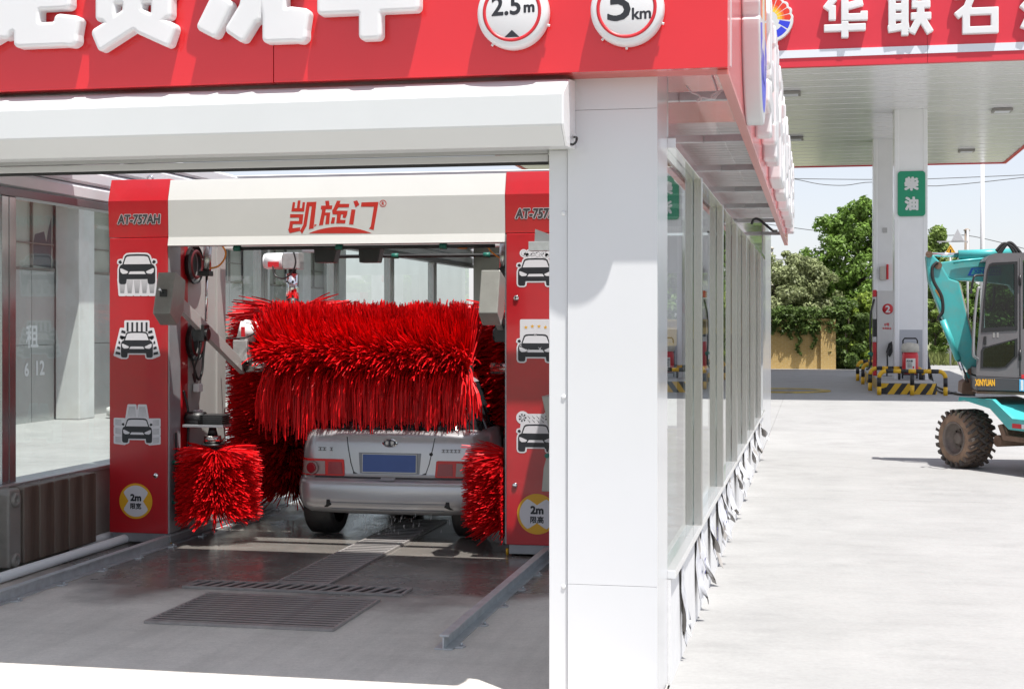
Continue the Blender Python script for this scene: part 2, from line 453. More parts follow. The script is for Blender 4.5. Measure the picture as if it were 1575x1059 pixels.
# ------------------------------------------------------------------ ground, yard, bay floor
def concrete(name, base, wet=False):
    m = bpy.data.materials.new(name); m.use_nodes = True
    N = m.node_tree.nodes; L = m.node_tree.links; b = N["Principled BSDF"]
    tc = N.new("ShaderNodeTexCoord"); geo = N.new("ShaderNodeNewGeometry")
    def noise(sc, det=6, st=(1, 1, 1), rough=.6):
        mp = N.new("ShaderNodeMapping"); mp.inputs["Scale"].default_value = st; L.new(geo.outputs["Position"], mp.inputs[0])
        n = N.new("ShaderNodeTexNoise"); n.inputs["Scale"].default_value = sc; n.inputs["Detail"].default_value = det; n.inputs["Roughness"].default_value = rough
        L.new(mp.outputs[0], n.inputs[0]); return n.outputs[0]
    def rng(x, a, c, lo, hi):
        r = N.new("ShaderNodeMapRange"); r.inputs[1].default_value = a; r.inputs[2].default_value = c; r.inputs[3].default_value = lo; r.inputs[4].default_value = hi
        L.new(x, r.inputs[0]); return r.outputs[0]
    def math_(op, x, y):
        n = N.new("ShaderNodeMath"); n.operation = op
        for i, q in enumerate((x, y)):
            if isinstance(q, (int, float)): n.inputs[i].default_value = q
            else: L.new(q, n.inputs[i])
        return n.outputs[0]
    f = math_('MULTIPLY', rng(noise(.9, 8, (1, 1, 1), .65), .3, .7, .90, 1.08), rng(noise(30, 4), .3, .7, .95, 1.05))
    f = math_('MULTIPLY', f, rng(noise(1.5, 7, (.8, 2.4, 1), .72), .48, .8, 1.0, .84))     # trowel and tyre drag marks
    f = math_('MULTIPLY', f, rng(noise(.55, 9, (1, .6, 1), .72), .56, .74, 1.0, .80))    # old stains
    f = math_('MULTIPLY', f, rng(noise(55, 2), .72, .80, 1.0, .55))                       # grit
    sp = N.new("ShaderNodeRGB"); sp.outputs[0].default_value = (*base, 1)
    h = N.new("ShaderNodeVectorMath"); h.operation = 'SCALE'; L.new(sp.outputs[0], h.inputs[0]); L.new(f, h.inputs["Scale"])
    col = h.outputs[0]; rough = rng(noise(6), .3, .7, .62, .85)
    if wet:
        f2 = math_('MULTIPLY', rng(noise(1.3, 5, (3.2, .28, 1), .6), .45, .75, 1.02, .82), rng(noise(120, 2), .3, .7, .93, 1.06))   # tyre drag marks
        h2 = N.new("ShaderNodeVectorMath"); h2.operation = 'SCALE'; L.new(col, h2.inputs[0]); L.new(f2, h2.inputs["Scale"]); col = h2.outputs[0]
        sep = N.new("ShaderNodeSeparateXYZ"); L.new(geo.outputs["Position"], sep.inputs[0])
        y = math_('ADD', sep.outputs[1], math_('MULTIPLY', math_('SUBTRACT', noise(1.1, 6), .5), 2.2))
        cx = math_('ABSOLUTE', math_('ADD', sep.outputs[0], 3.7), 0)
        y = math_('SUBTRACT', y, math_('MULTIPLY', math_('MAXIMUM', math_('SUBTRACT', cx, .9), 0), .55))
        k = rng(y, 9.15, 9.85, 0, 1)
        k2 = rng(math_('ADD', sep.outputs[1], math_('MULTIPLY', noise(.8, 4), 1.4)), 10.2, 12.2, 0, 1)
        mx = N.new("ShaderNodeMix"); mx.data_type = 'RGBA'; L.new(math_('MULTIPLY', k, .78), mx.inputs["Factor"]); L.new(col, mx.inputs["A"])
        wv = N.new("ShaderNodeMix"); wv.data_type = 'RGBA'; L.new(rng(noise(2.3, 7), .35, .68, 0, 1), wv.inputs["Factor"])
        wv.inputs["A"].default_value = (.040, .035, .032, 1); wv.inputs["B"].default_value = (.115, .10, .09, 1)
        L.new(wv.outputs["Result"], mx.inputs["B"])
        col = mx.outputs["Result"]
        rw = math_('ADD', rng(k2, 0, 1, .30, .08), rng(noise(3.1, 5), .45, .7, 0, .22))
        mr = N.new("ShaderNodeMix"); mr.data_type = 'FLOAT'; L.new(k, mr.inputs["Factor"]); L.new(rough, mr.inputs["A"]); L.new(rw, mr.inputs["B"])
        rough = mr.outputs["Result"]
    L.new(col, b.inputs["Base Color"]); L.new(rough, b.inputs["Roughness"])
    bp = N.new("ShaderNodeBump"); bp.inputs["Strength"].default_value = .10 if wet else .25; bp.inputs["Distance"].default_value = .012
    L.new(noise(22, 6), bp.inputs["Height"]); L.new(bp.outputs[0], b.inputs["Normal"])
    return m
yard_m = concrete("yard_concrete", (.325, .324, .320))
floor_m = concrete("bay_concrete", (.64, .605, .56), True)
far_m = mat("far_ground", (.20, .21, .10), .9, var=.3, scale=.2)
MB().add([(-900, -200, -.02), (900, -200, -.02), (900, 1500, -.02), (-900, 1500, -.02)], [(0, 1, 2, 3)]).build("ground", far_m, kind="structure")
# the yard, cast in slabs with sawn joints
yard = thing("yard_pavement", None, None, (0, 0, 0)); yard["kind"] = "structure"
xs_ = [-26, -14.9, -6.2, -.74, 9.2, 18, 28]; ys_ = [-6, 6.0, 16.2, 26.2, 38.2, 50.2, 66]
for i in range(len(xs_) - 1):
    for j in range(len(ys_) - 1):
        x0, x1, y0, y1 = xs_[i], xs_[i + 1], ys_[j], ys_[j + 1]
        if i == 2 and 6 <= y0 < 26: continue
        g = .002
        MB().box(x0 + g, x1 - g, y0 + g, y1 - g, -.015, 0).build("slab", yard_m, yard)
MB().box(-6.2, -.75, 5.994, 26.19, -.012, .004).build("bay_floor", floor_m, kind="structure")
# road beyond the yard
MB().box(-60, 120, 66.2, 78, -.018, -.004).build("road", mat("asphalt", (.16, .16, .165), .85, var=.1, scale=1), kind="structure")

# ------------------------------------------------------------------ wash bay building
XG = -.76
bay = thing("car_wash_bay", "white clad car wash bay with open front and long glazed side wall", "building", (-3.4, 7.15, 0))
# front pillar : panels with joints
pil = thing("pillar", None, None, (-.96, 7.15, 0), parent=bay)
for z0, z1 in ((0, .615), (.616, 2.93), (2.931, 3.12)):
    MB().box(-1.183, -.744, 7.15, 7.20, z0 + .0005, z1).build("cladding_panel", white_panel, pil, bevel=.0012)
MB().box(-1.175, -.752, 7.201, 7.735, .004, 3.5).build("core", white_panel, pil)
MB().box(-1.75, -.39, 7.155, 7.20, 3.123, 3.5).build("beam_panel", white_panel, bay)
# glazed side wall: panes, mullions, sill, knee wall, polished header
gm = glass("wall_glass", (.88, .93, .92), 1.52)
gl_left = glass("side_glass", (.92, .96, .95), 1.32, haze=.07)
mull_y = [atX(u, 494, XG).y for u in (1066.5, 1101.5, 1124.5, 1140.5, 1153, 1164)]
mull_y = mull_y[:6]
edges = [7.74] + mull_y + [22.0]
for i in range(7):
    MB().box(XG - .004, XG + .004, edges[i] + .03, edges[i + 1] - .03, .60, 2.80).build("glass_pane", gm, bay)
for y in mull_y:
    p = thing("mullion", None, None, (XG, y, .6), parent=bay)
    MB().box(XG + .005, XG + .056, y - .045, y - .002, .60, 2.82).box(XG + .005, XG + .056, y + .002, y + .045, .60, 2.82).build("outer_profile", inox, p, bevel=.003)
    MB().box(XG - .06, XG - .005, y - .045, y + .045, .60, 2.82).build("inner_profile", inox, p, bevel=.003)
MB().box(XG - .07, XG + .05, 7.74, 22.05, .555, .60).build("sill", mat("sill_panel", (.82, .83, .84), .08, metal=.5), bay, bevel=.004)
MB().box(-.80, -.735, 7.74, 22.05, .0, .553).build("knee_wall", mat("knee_panel", (.74, .74, .74), .5, var=.05, scale=14, bump=.1, bscale=120), bay)
for k in range(7):
    y0 = 7.74 + k * 2.05
    MB().box(XG - .03, XG + .012, y0 + .003, y0 + 2.045, 2.86, 3.9).build("header_panel", polished, bay)
MB().box(XG - .06, XG + .05, 7.74, 22.05, 2.805, 2.858).build("header_rail", polished, bay, bevel=.004)
# eave: brackets between wall and side fascia, roof sheets above them beyond the first stretch
for k, y in enumerate((8.35, 10.3, 12.3, 14.3, 16.4, 18.8, 21.6)):
    MB().box(XG + .015, -.445, y, y + .05, 3.14, 3.19).build("eave_bracket", galv, bay, bevel=.003)
sheet_m = mat("roof_sheet", (.72, .74, .74), .42, metal=.2, var=.06, scale=2)
def rib(t):
    p = (t / .19) % 1.0
    return .028 if p < .16 else (.028 * (1 - (p - .16) / .1) if p < .26 else (.028 * (p - .9) / .1 if p > .9 else 0))
MBx = MB(); grid_wave(MBx, XG + .0122, -.4395, 11.6, 22.1, lambda y: 3.42 + rib(y), 340, 'y'); MBx.build("eave_sheet", sheet_m, bay, fixn=False)
# bay roof: sheets with openings left between them
ceil_m = mat("ceiling_sheet", (.74, .75, .73), .45, var=.04)
for y0, y1, x0, x1 in ((6.98, 10.72, -6.35, -.80), (10.72, 11.16, -6.35, -4.4), (10.72, 11.16, -1.6, -.80), (15.1, 26.2, -6.35, -.80)):
    m_ = MB(); grid_wave(m_, x0, x1, y0, y1, lambda y: 3.46 + rib(y), int((y1 - y0) / .03), 'y'); m_.build("roof_sheet", ceil_m, bay, fixn=False)
for y in (8.2, 9.6, 11.22, 15.0, 16.9, 18.4, 20.6, 22.8):
    MB().box(-6.3, -.80, y - .04, y + .04, 3.36, 3.455).build("purlin", steel_grey, bay)
# low wall, posts, glass and sheet lining along the far side
cream_m = mat("low_wall_concrete", (.50, .485, .44), .8, var=.12, scale=3, bump=.2, dirt=(.16, .14, .11), dirt_amt=.5)
MB().box(-6.25, -6.05, 5.2, 26.2, .004, .62).build("low_wall", cream_m, bay, bevel=.01)
MB().box(-6.27, -6.02, 5.2, 26.2, .622, .655).build("wall_cap", mat("cap_alu", (.55, .56, .56), .35, metal=.6), bay, bevel=.006)
post_red = mat("post_steel", (.42, .43, .44), .22, metal=.8, var=.08, scale=2)
ly = [8.6, 10.3, 10.56, 13.2, 15.75, 18.3, 20.9, 23.4]
for y in (8.6, 10.36, 13.2, 15.75, 18.3, 20.9, 23.4):
    MB().box(-6.16, -6.06, y - .10, y - .005, .657, 2.86).box(-6.16, -6.06, y + .005, y + .10, .657, 2.86).build("steel_post", post_red, bay, bevel=.004)
yy = [5.3, 8.6, 10.36, 13.2, 15.75, 18.3, 20.9, 23.4, 26.1]
for a, b_ in zip(yy[:-1], yy[1:]):
    MB().box(-6.114, -6.106, a + .105, b_ - .105, .657, 2.86).build("glass_pane", gl_left, bay)
MB().box(-6.19, -6.04, 5.2, 26.2, 2.862, 2.925).build("wall_beam", mat("beam_dark", (.20, .20, .21), .4, metal=.5), bay, bevel=.004)
lining = mat("lining_sheet", (.70, .72, .74), .38, var=.04, scale=2)
for k in range(4):
    z0 = 2.93 + k * .135
    for j in range(6):
        a = 5.2 + j * 3.5
        MB().prism([(-6.20, z0), (-6.085, z0), (-6.06, z0 + .02), (-6.06, z0 + .10), (-6.085, z0 + .125), (-6.20, z0 + .125)], 'y', a + .004, a + 3.496).build("lining_board", lining, bay)
# rear end of the bay
MB().box(-6.0, -5.2, 25.9, 26.15, 0.005, 3.4).build("rear_pillar", mat("rear_concrete", (.45, .43, .38), .8, var=.1, scale=4, bump=.2), bay)
MB().box(-5.19, -.80, 25.95, 26.15, 2.75, 3.4).build("rear_lintel", mat("rear_panel", (.50, .51, .50), .6), bay)
for x in (-5.1, -3.7, -2.3, -.95):
    MB().box(x - .06, x + .06, 25.98, 26.1, .005, 2.748).build("rear_post", steel_grey, bay)
MB().box(-.80, -.74, 22.06, 26.15, .0, 3.4).build("rear_side_panel", white_panel, bay)

# peeling film along the sill
film_m = mat("protective_film", (.62, .63, .66), .4, var=.2, scale=14, dirt=(.38, .36, .34), dirt_amt=.6, dirt_scale=9)
film_d = mat("film_underside", (.33, .31, .29), .5, var=.15, scale=10)
film_ink = mat("film_ink", (.04, .04, .25), .5)
rf = random.Random(3)
def film(y, w, ln, curl, txt=False):
    ln *= .80; curl *= .75
    """a flap of film stuck at the sill that hangs and curls away from the knee wall"""
    n, k = 16, 9; V = []; F = []; ph = y * 3.7
    for i in range(n + 1):
        t = i / n
        for j in range(k + 1):
            s_ = j / k - .5
            ww = w * (1 - .55 * t ** 1.5) * (1 + .10 * math.sin(5 * t + y))
            off = .006 + curl * (t ** 1.3) * (.35 + .5 * math.sin(2.2 * t + 3 * s_ + y) ** 2) + .016 * math.sin(11 * s_ + ph) * t + .006 * math.sin(23 * s_ + 9 * t)
            low = ln * t * (1 + .45 * s_ * math.sin(y * 9) + .10 * math.sin(13 * s_ + ph))
            V.append((-.733 + max(.004, off), y + s_ * ww + .05 * math.sin(3 * t + y * 3) * t, .553 - min(low, .54)))
    for i in range(n):
        for j in range(k):
            a = i * (k + 1) + j; F.append((a, a + 1, a + k + 2, a + k + 1))
    mb = MB(); mb.smooth = True; mb.add(V, F)
    mb.mi = [1 if math.sin(j * .9 + ph) + .8 * math.sin(i * .35 + ph * 2) > .95 else 0 for i in range(n) for j in range(k)]
    mb.m = 1
    mb.add([(v[0] - .002, v[1], v[2]) for v in V], F)
    if txt:
        mb.m = 2
        T_ = frameT((-.70 + curl * .3, y - .02, .553 - ln * .5), (0, 1, 0), (0, 0, 1))
        text(mb, "\u5de5", T_, h=.09, bold=.004)
    mb.build("peeling_film", [film_m, film_d, film_ink], bay, fixn=False)
for y, w, ln, cu, tx in ((8.30, .16, .50, .06, 0), (9.45, .30, .50, .10, 1), (9.75, .16, .42, .13, 0), (10.6, .32, .40, .12, 1), (11.6, .5, .42, .14, 1), (11.95, .2, .3, .16, 0),
                         (12.9, .5, .36, .13, 0), (14.2, .55, .34, .14, 0), (14.6, .2, .25, .17, 0), (15.9, .6, .34, .15, 0), (17.4, .6, .3, .14, 0), (18.9, .6, .36, .16, 0), (20.4, .6, .3, .2, 0)):
    film(y, w, ln, cu, tx)

# ------------------------------------------------------------------ front fascia with raised characters
YB = 6.93
fas = thing("front_fascia", "bright red front fascia with big puffy white characters above the bay", "shop sign", (-3.5, YB, 3.08))
for x0, x1 in ((-9.4, -6.9), (-6.9, -4.85), (-4.85, -2.62), (-2.62, -.392)):
    MB().box(x0 + .002, x1 - .002, YB, YB + .05, 3.08, 4.6).build("panel", red_sign, fas, bevel=.002)
MB().box(-9.4, -.41, YB + .052, YB + .225, 3.083, 3.12).build("soffit", mat("soffit_red", (.55, .10, .09), .35), fas)
GLY = {
 'mian': [[(.38, 1.0), (.12, .74)], [(.3, .9), (.68, .9), (.56, .74)], [(.16, .71), (.86, .71), (.86, .43), (.16, .43), (.16, .71)], [(.5, .70), (.47, .42), (.38, .2), (.06, .02)],
          [(.60, .42), (.60, .10), (.92, .10), (.95, .27)]],
 'fei': [[(.12, .93), (.82, .93), (.82, .80), (.12, .80), (.12, .68), (.86, .68), (.82, .58)], [(.36, 1.02), (.36, .7), (.2, .56)], [(.6, 1.02), (.6, .56)],
         [(.20, .24), (.20, .50), (.80, .50), (.80, .24)], [(.5, .44), (.48, .26), (.08, .06)], [(.54, .24), (.93, .08)]],
 'xi': [[(.10, .95), (.26, .84)], [(.03, .68), (.2, .58)], [(.27, .42), (.10, .10)], [(.46, .95), (.36, .70)], [(.42, .80), (.95, .80)], [(.36, .52), (.99, .52)], [(.68, 1.0), (.68, .52)],
        [(.56, .5), (.52, .3), (.36, .06)], [(.74, .5), (.74, .11), (.93, .11), (.96, .30)]],
 'che': [[(.12, .86), (.9, .86)], [(.42, 1.02), (.24, .62), (.86, .62)], [(0.0, .34), (1.0, .34)], [(.52, .74), (.52, .0)]],
 'hua': [[(.26, 1.0), (.04, .72)], [(.20, .80), (.20, .44)], [(.93, .86), (.44, .74)], [(.50, 1.0), (.50, .50), (.96, .50), (.96, .64)], [(0, .25), (1, .25)], [(.5, .40), (.5, 0)]],
 'lian': [[(0, .95), (.5, .95)], [(.1, .95), (.1, .16)], [(.4, .95), (.4, 0)], [(.1, .70), (.4, .70)], [(.1, .46), (.4, .46)], [(0, .17), (.5, .24)], [(.60, 1.0), (.67, .84)], [(.92, 1.0), (.84, .84)],
          [(.56, .74), (1, .74)], [(.54, .46), (1.02, .46)], [(.77, .74), (.77, .46), (.56, .05)], [(.80, .40), (1.0, .05)]],
 'shi': [[(0, .92), (1, .92)], [(.42, .92), (.30, .62), (.05, .42)], [(.28, .52), (.94, .52), (.94, .07), (.28, .07), (.28, .52)]],
 'you': [[(.08, .95), (.22, .82)], [(.02, .66), (.16, .54)], [(.2, .36), (.06, .06)], [(.38, .74), (.95, .74), (.95, .08), (.38, .08), (.38, .74)], [(.66, 1.0), (.66, .08)], [(.38, .42), (.95, .42)]],
}
def raised(name, key, x, z, w, h, y, depth, hw, parent, rnd=.03, bevel=.02, m=None, T=None):
    lp = [[(p[0] * w, p[1] * h) for p in L] for L in glyph_loops(GLY[key], hw, rnd)]
    T = T if T else facing((x, y - depth / 2 - .001, z))
    return solid(name, lp, depth, bevel, T, m or letter_white, parent)
for key, u0, u1, vb in (('mian', -62, 118, 77), ('fei', 138, 280, 77), ('xi', 303, 468, 72), ('che', 490, 648, 66)):
    a = atY(u0, vb, YB - .05); b = atY(u1, vb, YB - .05)
    raised("letter", key, a.x, a.z, b.x - a.x, .56, YB, .085, .112, fas, .05, .018)

def ring_sign(name, u, v, rpx, label, kind):
    c = atY(u, v, YB - .07); r = rpx * 7.0 / FPX
    t = thing(name, label, "round sign", (c.x, YB, c.z - r))
    mb = MB(); mb.lathe([(0.0005, 0), (r * .96, 0), (r, -.015), (r, -.055), (r * .97, -.074), (r * .90, -.080), (0.0005, -.080)], (c.x, YB - .001, c.z), 'y', 64)
    mb.build("lamp_case", letter_white, t)
    def disc(n, r0, r1, dy, m):
        q = MB(); q.lathe([(r0, 0), (r1, 0), (r1, -.001), (r0, -.001), (r0, 0)], (c.x, YB - .0812 - dy, c.z), 'y', 64); return q.build(n, m, t)
    disc("red_ring", r * .73, r * .82, 0, red_p)
    T = facing((c.x, YB - .0818, c.z))
    def mark(nm, fn):
        q = MB(); fn(q); q.build(nm, ink, t, fixn=False)
    if kind == 'h':
        mark("number", lambda q: text(q, "2.5", frameT((c.x - .028, YB - .0818, c.z + .03), (1, 0, .03), (0, 0, 1)), h=.088, w=.135, bold=.0032))
        mark("unit", lambda q: text(q, "m", frameT((c.x + .083, YB - .0818, c.z + .012), (1, 0, .03), (0, 0, 1)), h=.033, bold=.003))
        mark("height_arrow", lambda q: q.poly([(c.x - .037, YB - .0819, c.z - r * .70), (c.x + .037, YB - .0819, c.z - r * .70), (c.x, YB - .0819, c.z - r * .50)]))
        mark("height_arrow", lambda q: q.poly([(c.x - .037, YB - .0819, c.z + r * .70), (c.x, YB - .0819, c.z + r * .50), (c.x + .037, YB - .0819, c.z + r * .70)]))
    else:
        mark("number", lambda q: text(q, "5", frameT((c.x - .035, YB - .0818, c.z + .022), (1, 0, .03), (0, 0, 1)), h=.160, w=.105, bold=.0025))
        mark("unit", lambda q: text(q, "km", frameT((c.x + .070, YB - .0818, c.z - .028), (1, 0, .03), (0, 0, 1)), h=.052, bold=.002))
    # anchor screws on the rim
    for th in ((-.35, -2.2) if kind == 'h' else (-.4, -2.3, -1.6)):
        p = Vector((c.x + math.cos(th) * r * 1.0, YB - .03, c.z + math.sin(th) * r * 1.0))
        MB().cyl(p, p + Vector((math.cos(th) * .012, 0, math.sin(th) * .012)), .006, 8).build("rim_screw", letter_white, t)
ring_sign("height_limit_sign", 788, 19, 56, "round raised sign reading 2.5m with a black triangle on the red fascia", 'h')
ring_sign("speed_sign", 964, 13, 56, "round raised sign reading 5 km on the red fascia", 'k')

# ------------------------------------------------------------------ side fascia along the glazed wall
XF = -.395
sf = thing("side_fascia", "long glossy red fascia with white block characters seen edge on along the eave", "shop sign", (XF, 14.5, 3.08))
for k in range(7):
    y0 = 6.985 + k * 2.3
    MB().box(XF - .045, XF, y0 + .002, min(y0 + 2.298, 22.9), 3.08, 4.6).build("panel", red_sign, sf, bevel=.002)
MB().box(XF - .050, XF + .001, 6.985, 22.9, 3.055, 3.078).build("lower_trim", mat("trim_pink", (.60, .20, .18), .3), sf)
def sideT(y, z, d): return frameT((XF + d, y, z), (0, 1, 0), (0, 0, 1))
def shell_logo(T, r, depth, parent, nm="logo"):
    """scalloped sunrise emblem on a white backing, blue below"""
    root = parent
    nS = 10
    def rim(th):
        if math.sin(th) < -.13: return r
        k = (th + .13) / (math.pi + .26) * nS
        return r * (.93 + .07 * abs(math.sin(k * math.pi)))
    L = [(rim(th) * math.cos(th), rim(th) * math.sin(th)) for th in [2 * math.pi * i / 160 for i in range(160)]]
    solid(nm + "_backing", [[(a * 1.07, b * 1.07) for a, b in L]], depth, .012, T @ Matrix.Translation((0, 0, depth / 2)), letter_white, root)
    mb = MB(T); zt = depth + .001
    for i in range(nS):
        a0 = -.13 + (math.pi + .26) * i / nS + .02; a1 = -.13 + (math.pi + .26) * (i + 1) / nS - .02
        prev = None
        for q, (f0, f1, mi) in enumerate(((.34, .47, 0), (.47, .56, 1), (.56, .66, 2), (.66, .95, 3))):
            mb.m = mi; pts = []
            st = [a0 + (a1 - a0) * s_ / 6 for s_ in range(7)]
            def rr(f, th): return (f if f < .9 else .955 * rim(th) / r) * r
            pts = [(rr(f0, th) * math.cos(th), rr(f0, th) * math.sin(th), zt) for th in st] + [(rr(f1, th) * math.cos(th), rr(f1, th) * math.sin(th), zt) for th in reversed(st)]
            mb.poly(pts)
    mb.build(nm + "_petals", [mat("petal_yellow", (.85, .55, .03), .35), mat("petal_gold", (.85, .36, .02), .35), mat("petal_orange", (.80, .15, .02), .35), mat("petal_red", (.70, .04, .02), .35)], root)
    mb = MB(T); bl = []
    for th0, th1, f0, f1 in ((-.55, -.19, .45, .94), (-1.25, -.62, .62, .94), (-2.52, -1.25, .62, .94), (-math.pi + .19, -math.pi + .55, .45, .94)):
        st = [th0 + (th1 - th0) * i / 12 for i in range(13)]
        mb.poly([(f0 * r * math.cos(t), f0 * r * math.sin(t), zt) for t in st] + [(f1 * r * math.cos(t), f1 * r * math.sin(t), zt) for t in reversed(st)])
    for x in (-.34, -.02):
        mb.poly([(x * r, -.32 * r, zt), ((x + .26) * r, -.32 * r, zt), ((x + .26) * r, -.64 * r, zt), (x * r, -.64 * r, zt)])
    mb.build(nm + "_blue", mat("logo_blue", (.03, .05, .62), .35), root)
shell_logo(sideT(8.85, 3.66, .002), .56, .10, sf)
ys0 = 9.75
for i, key in enumerate(('hua', 'lian', 'shi', 'you', 'mian', 'fei', 'xi', 'che')):
    raised("letter", key, 0, 0, 1.10, .95, 0, .11, .088, sf, .03, .02, T=sideT(ys0 + i * 1.62, 3.16, .056))
# cables at the eave
def cable(name, pts, r, m, label, cat="cable", n=40, parent=None):
    P = [Vector(p) for p in pts]; out = []
    for i in range(n + 1):                                 # Catmull-Rom
        t = i / n * (len(P) - 1); k = min(int(t), len(P) - 2); f = t - k
        p0, p1, p2, p3 = P[max(k - 1, 0)], P[k], P[k + 1], P[min(k + 2, len(P) - 1)]
        out.append(.5 * ((2 * p1) + (-p0 + p2) * f + (2 * p0 - 5 * p1 + 4 * p2 - p3) * f * f + (-p0 + 3 * p1 - 3 * p2 + p3) * f ** 3))
    return MB().tube(out, r, 8).build(name, m, parent, label=label, cat=cat)
Pc = lambda u, v, Y=8.2: atY(u, v, Y)
cable("hanging_cable", [Pc(1086, 90), Pc(1094, 112), Pc(1103, 140), Pc(1099, 152), Pc(1094, 148), Pc(1104, 142), Pc(1113, 138), Pc(1119, 132)], .006, cable_w, "white cable dangling in a loop from the eave near the pillar")
cable("hanging_cable", [Pc(1056, 132), Pc(1064, 142), Pc(1075, 147), Pc(1078, 154), Pc(1072, 156), Pc(1080, 150), Pc(1094, 152), Pc(1108, 142)], .005, cable_w, "thin white cable with a small coil tied under the eave")
cable("hanging_cable", [Pc(1156, 345, 16), Pc(1159, 338, 16), Pc(1166, 337, 16), Pc(1178, 346, 16), Pc(1188, 354, 16), Pc(1196, 355, 16)], .014, black, "black cable arching out under the far end of the eave")

# ------------------------------------------------------------------ roller shutter
sh = thing("roller_shutter", "white rolled up shutter with its long folded housing under the red fascia", "roller shutter", (-4, 7.15, 2.6))
hz_ = lambda z: 1.9 + (z - 1.9) * .9855
prof = [(7.148, 3.072), (7.03, 3.072), (6.905, 2.985), (6.90, 2.975), (6.90, 2.835), (6.905, 2.825), (6.985, 2.742), (7.148, 2.742)]
prof = [(y if y > 7.1 else 6.80 + (y - 6.9) * 1.3, z if y > 7.1 else hz_(z)) for y, z in prof]
MB().prism(prof, 'x', -9.3, -1.157).build("housing", shutter_white, sh, bevel=.003)
MB().prism([(y + (.004 if y < 7 else 0), z) for y, z in prof], 'x', -1.156, -1.145).build("end_plate", white_paint, sh)
for u, v in ((867, 120), (876, 165), (866, 207)):
    pass
for k in range(2):
    MB().box(-9.3, -1.29, 7.205, 7.225, 2.728 + k * .05, 2.728 + k * .05 + .046).build("slat", mat("slat_grey", (.55, .55, .55), .4), sh, bevel=.006)
MB().box(-9.3, -1.29, 7.20, 7.232, 2.690, 2.725).build("bottom_bar", mat("slat_grey"), sh, bevel=.003)
MB().box(-9.3, -1.29, 7.204, 7.228, 2.676, 2.689).build("rubber_seal", rubber, sh)
MB().box(-1.278, -1.186, 7.165, 7.26, .006, 2.74).build("guide_rail", white_panel, sh, bevel=.004)
for z in (2.43, 1.53, .6):
    MB().lathe([(.0005, -.006), (.010, -.005), (.012, 0)], (-1.205, 7.164, z), 'y', 14).build("screw_cap", white_paint, sh)
cable("motor_cable", [atY(878, 222, 7.0), atY(882, 222, 6.99), atY(886, 218, 6.99), atY(887, 212, 7.02), atY(884, 211, 7.1)], .006, black, None, None, parent=sh)

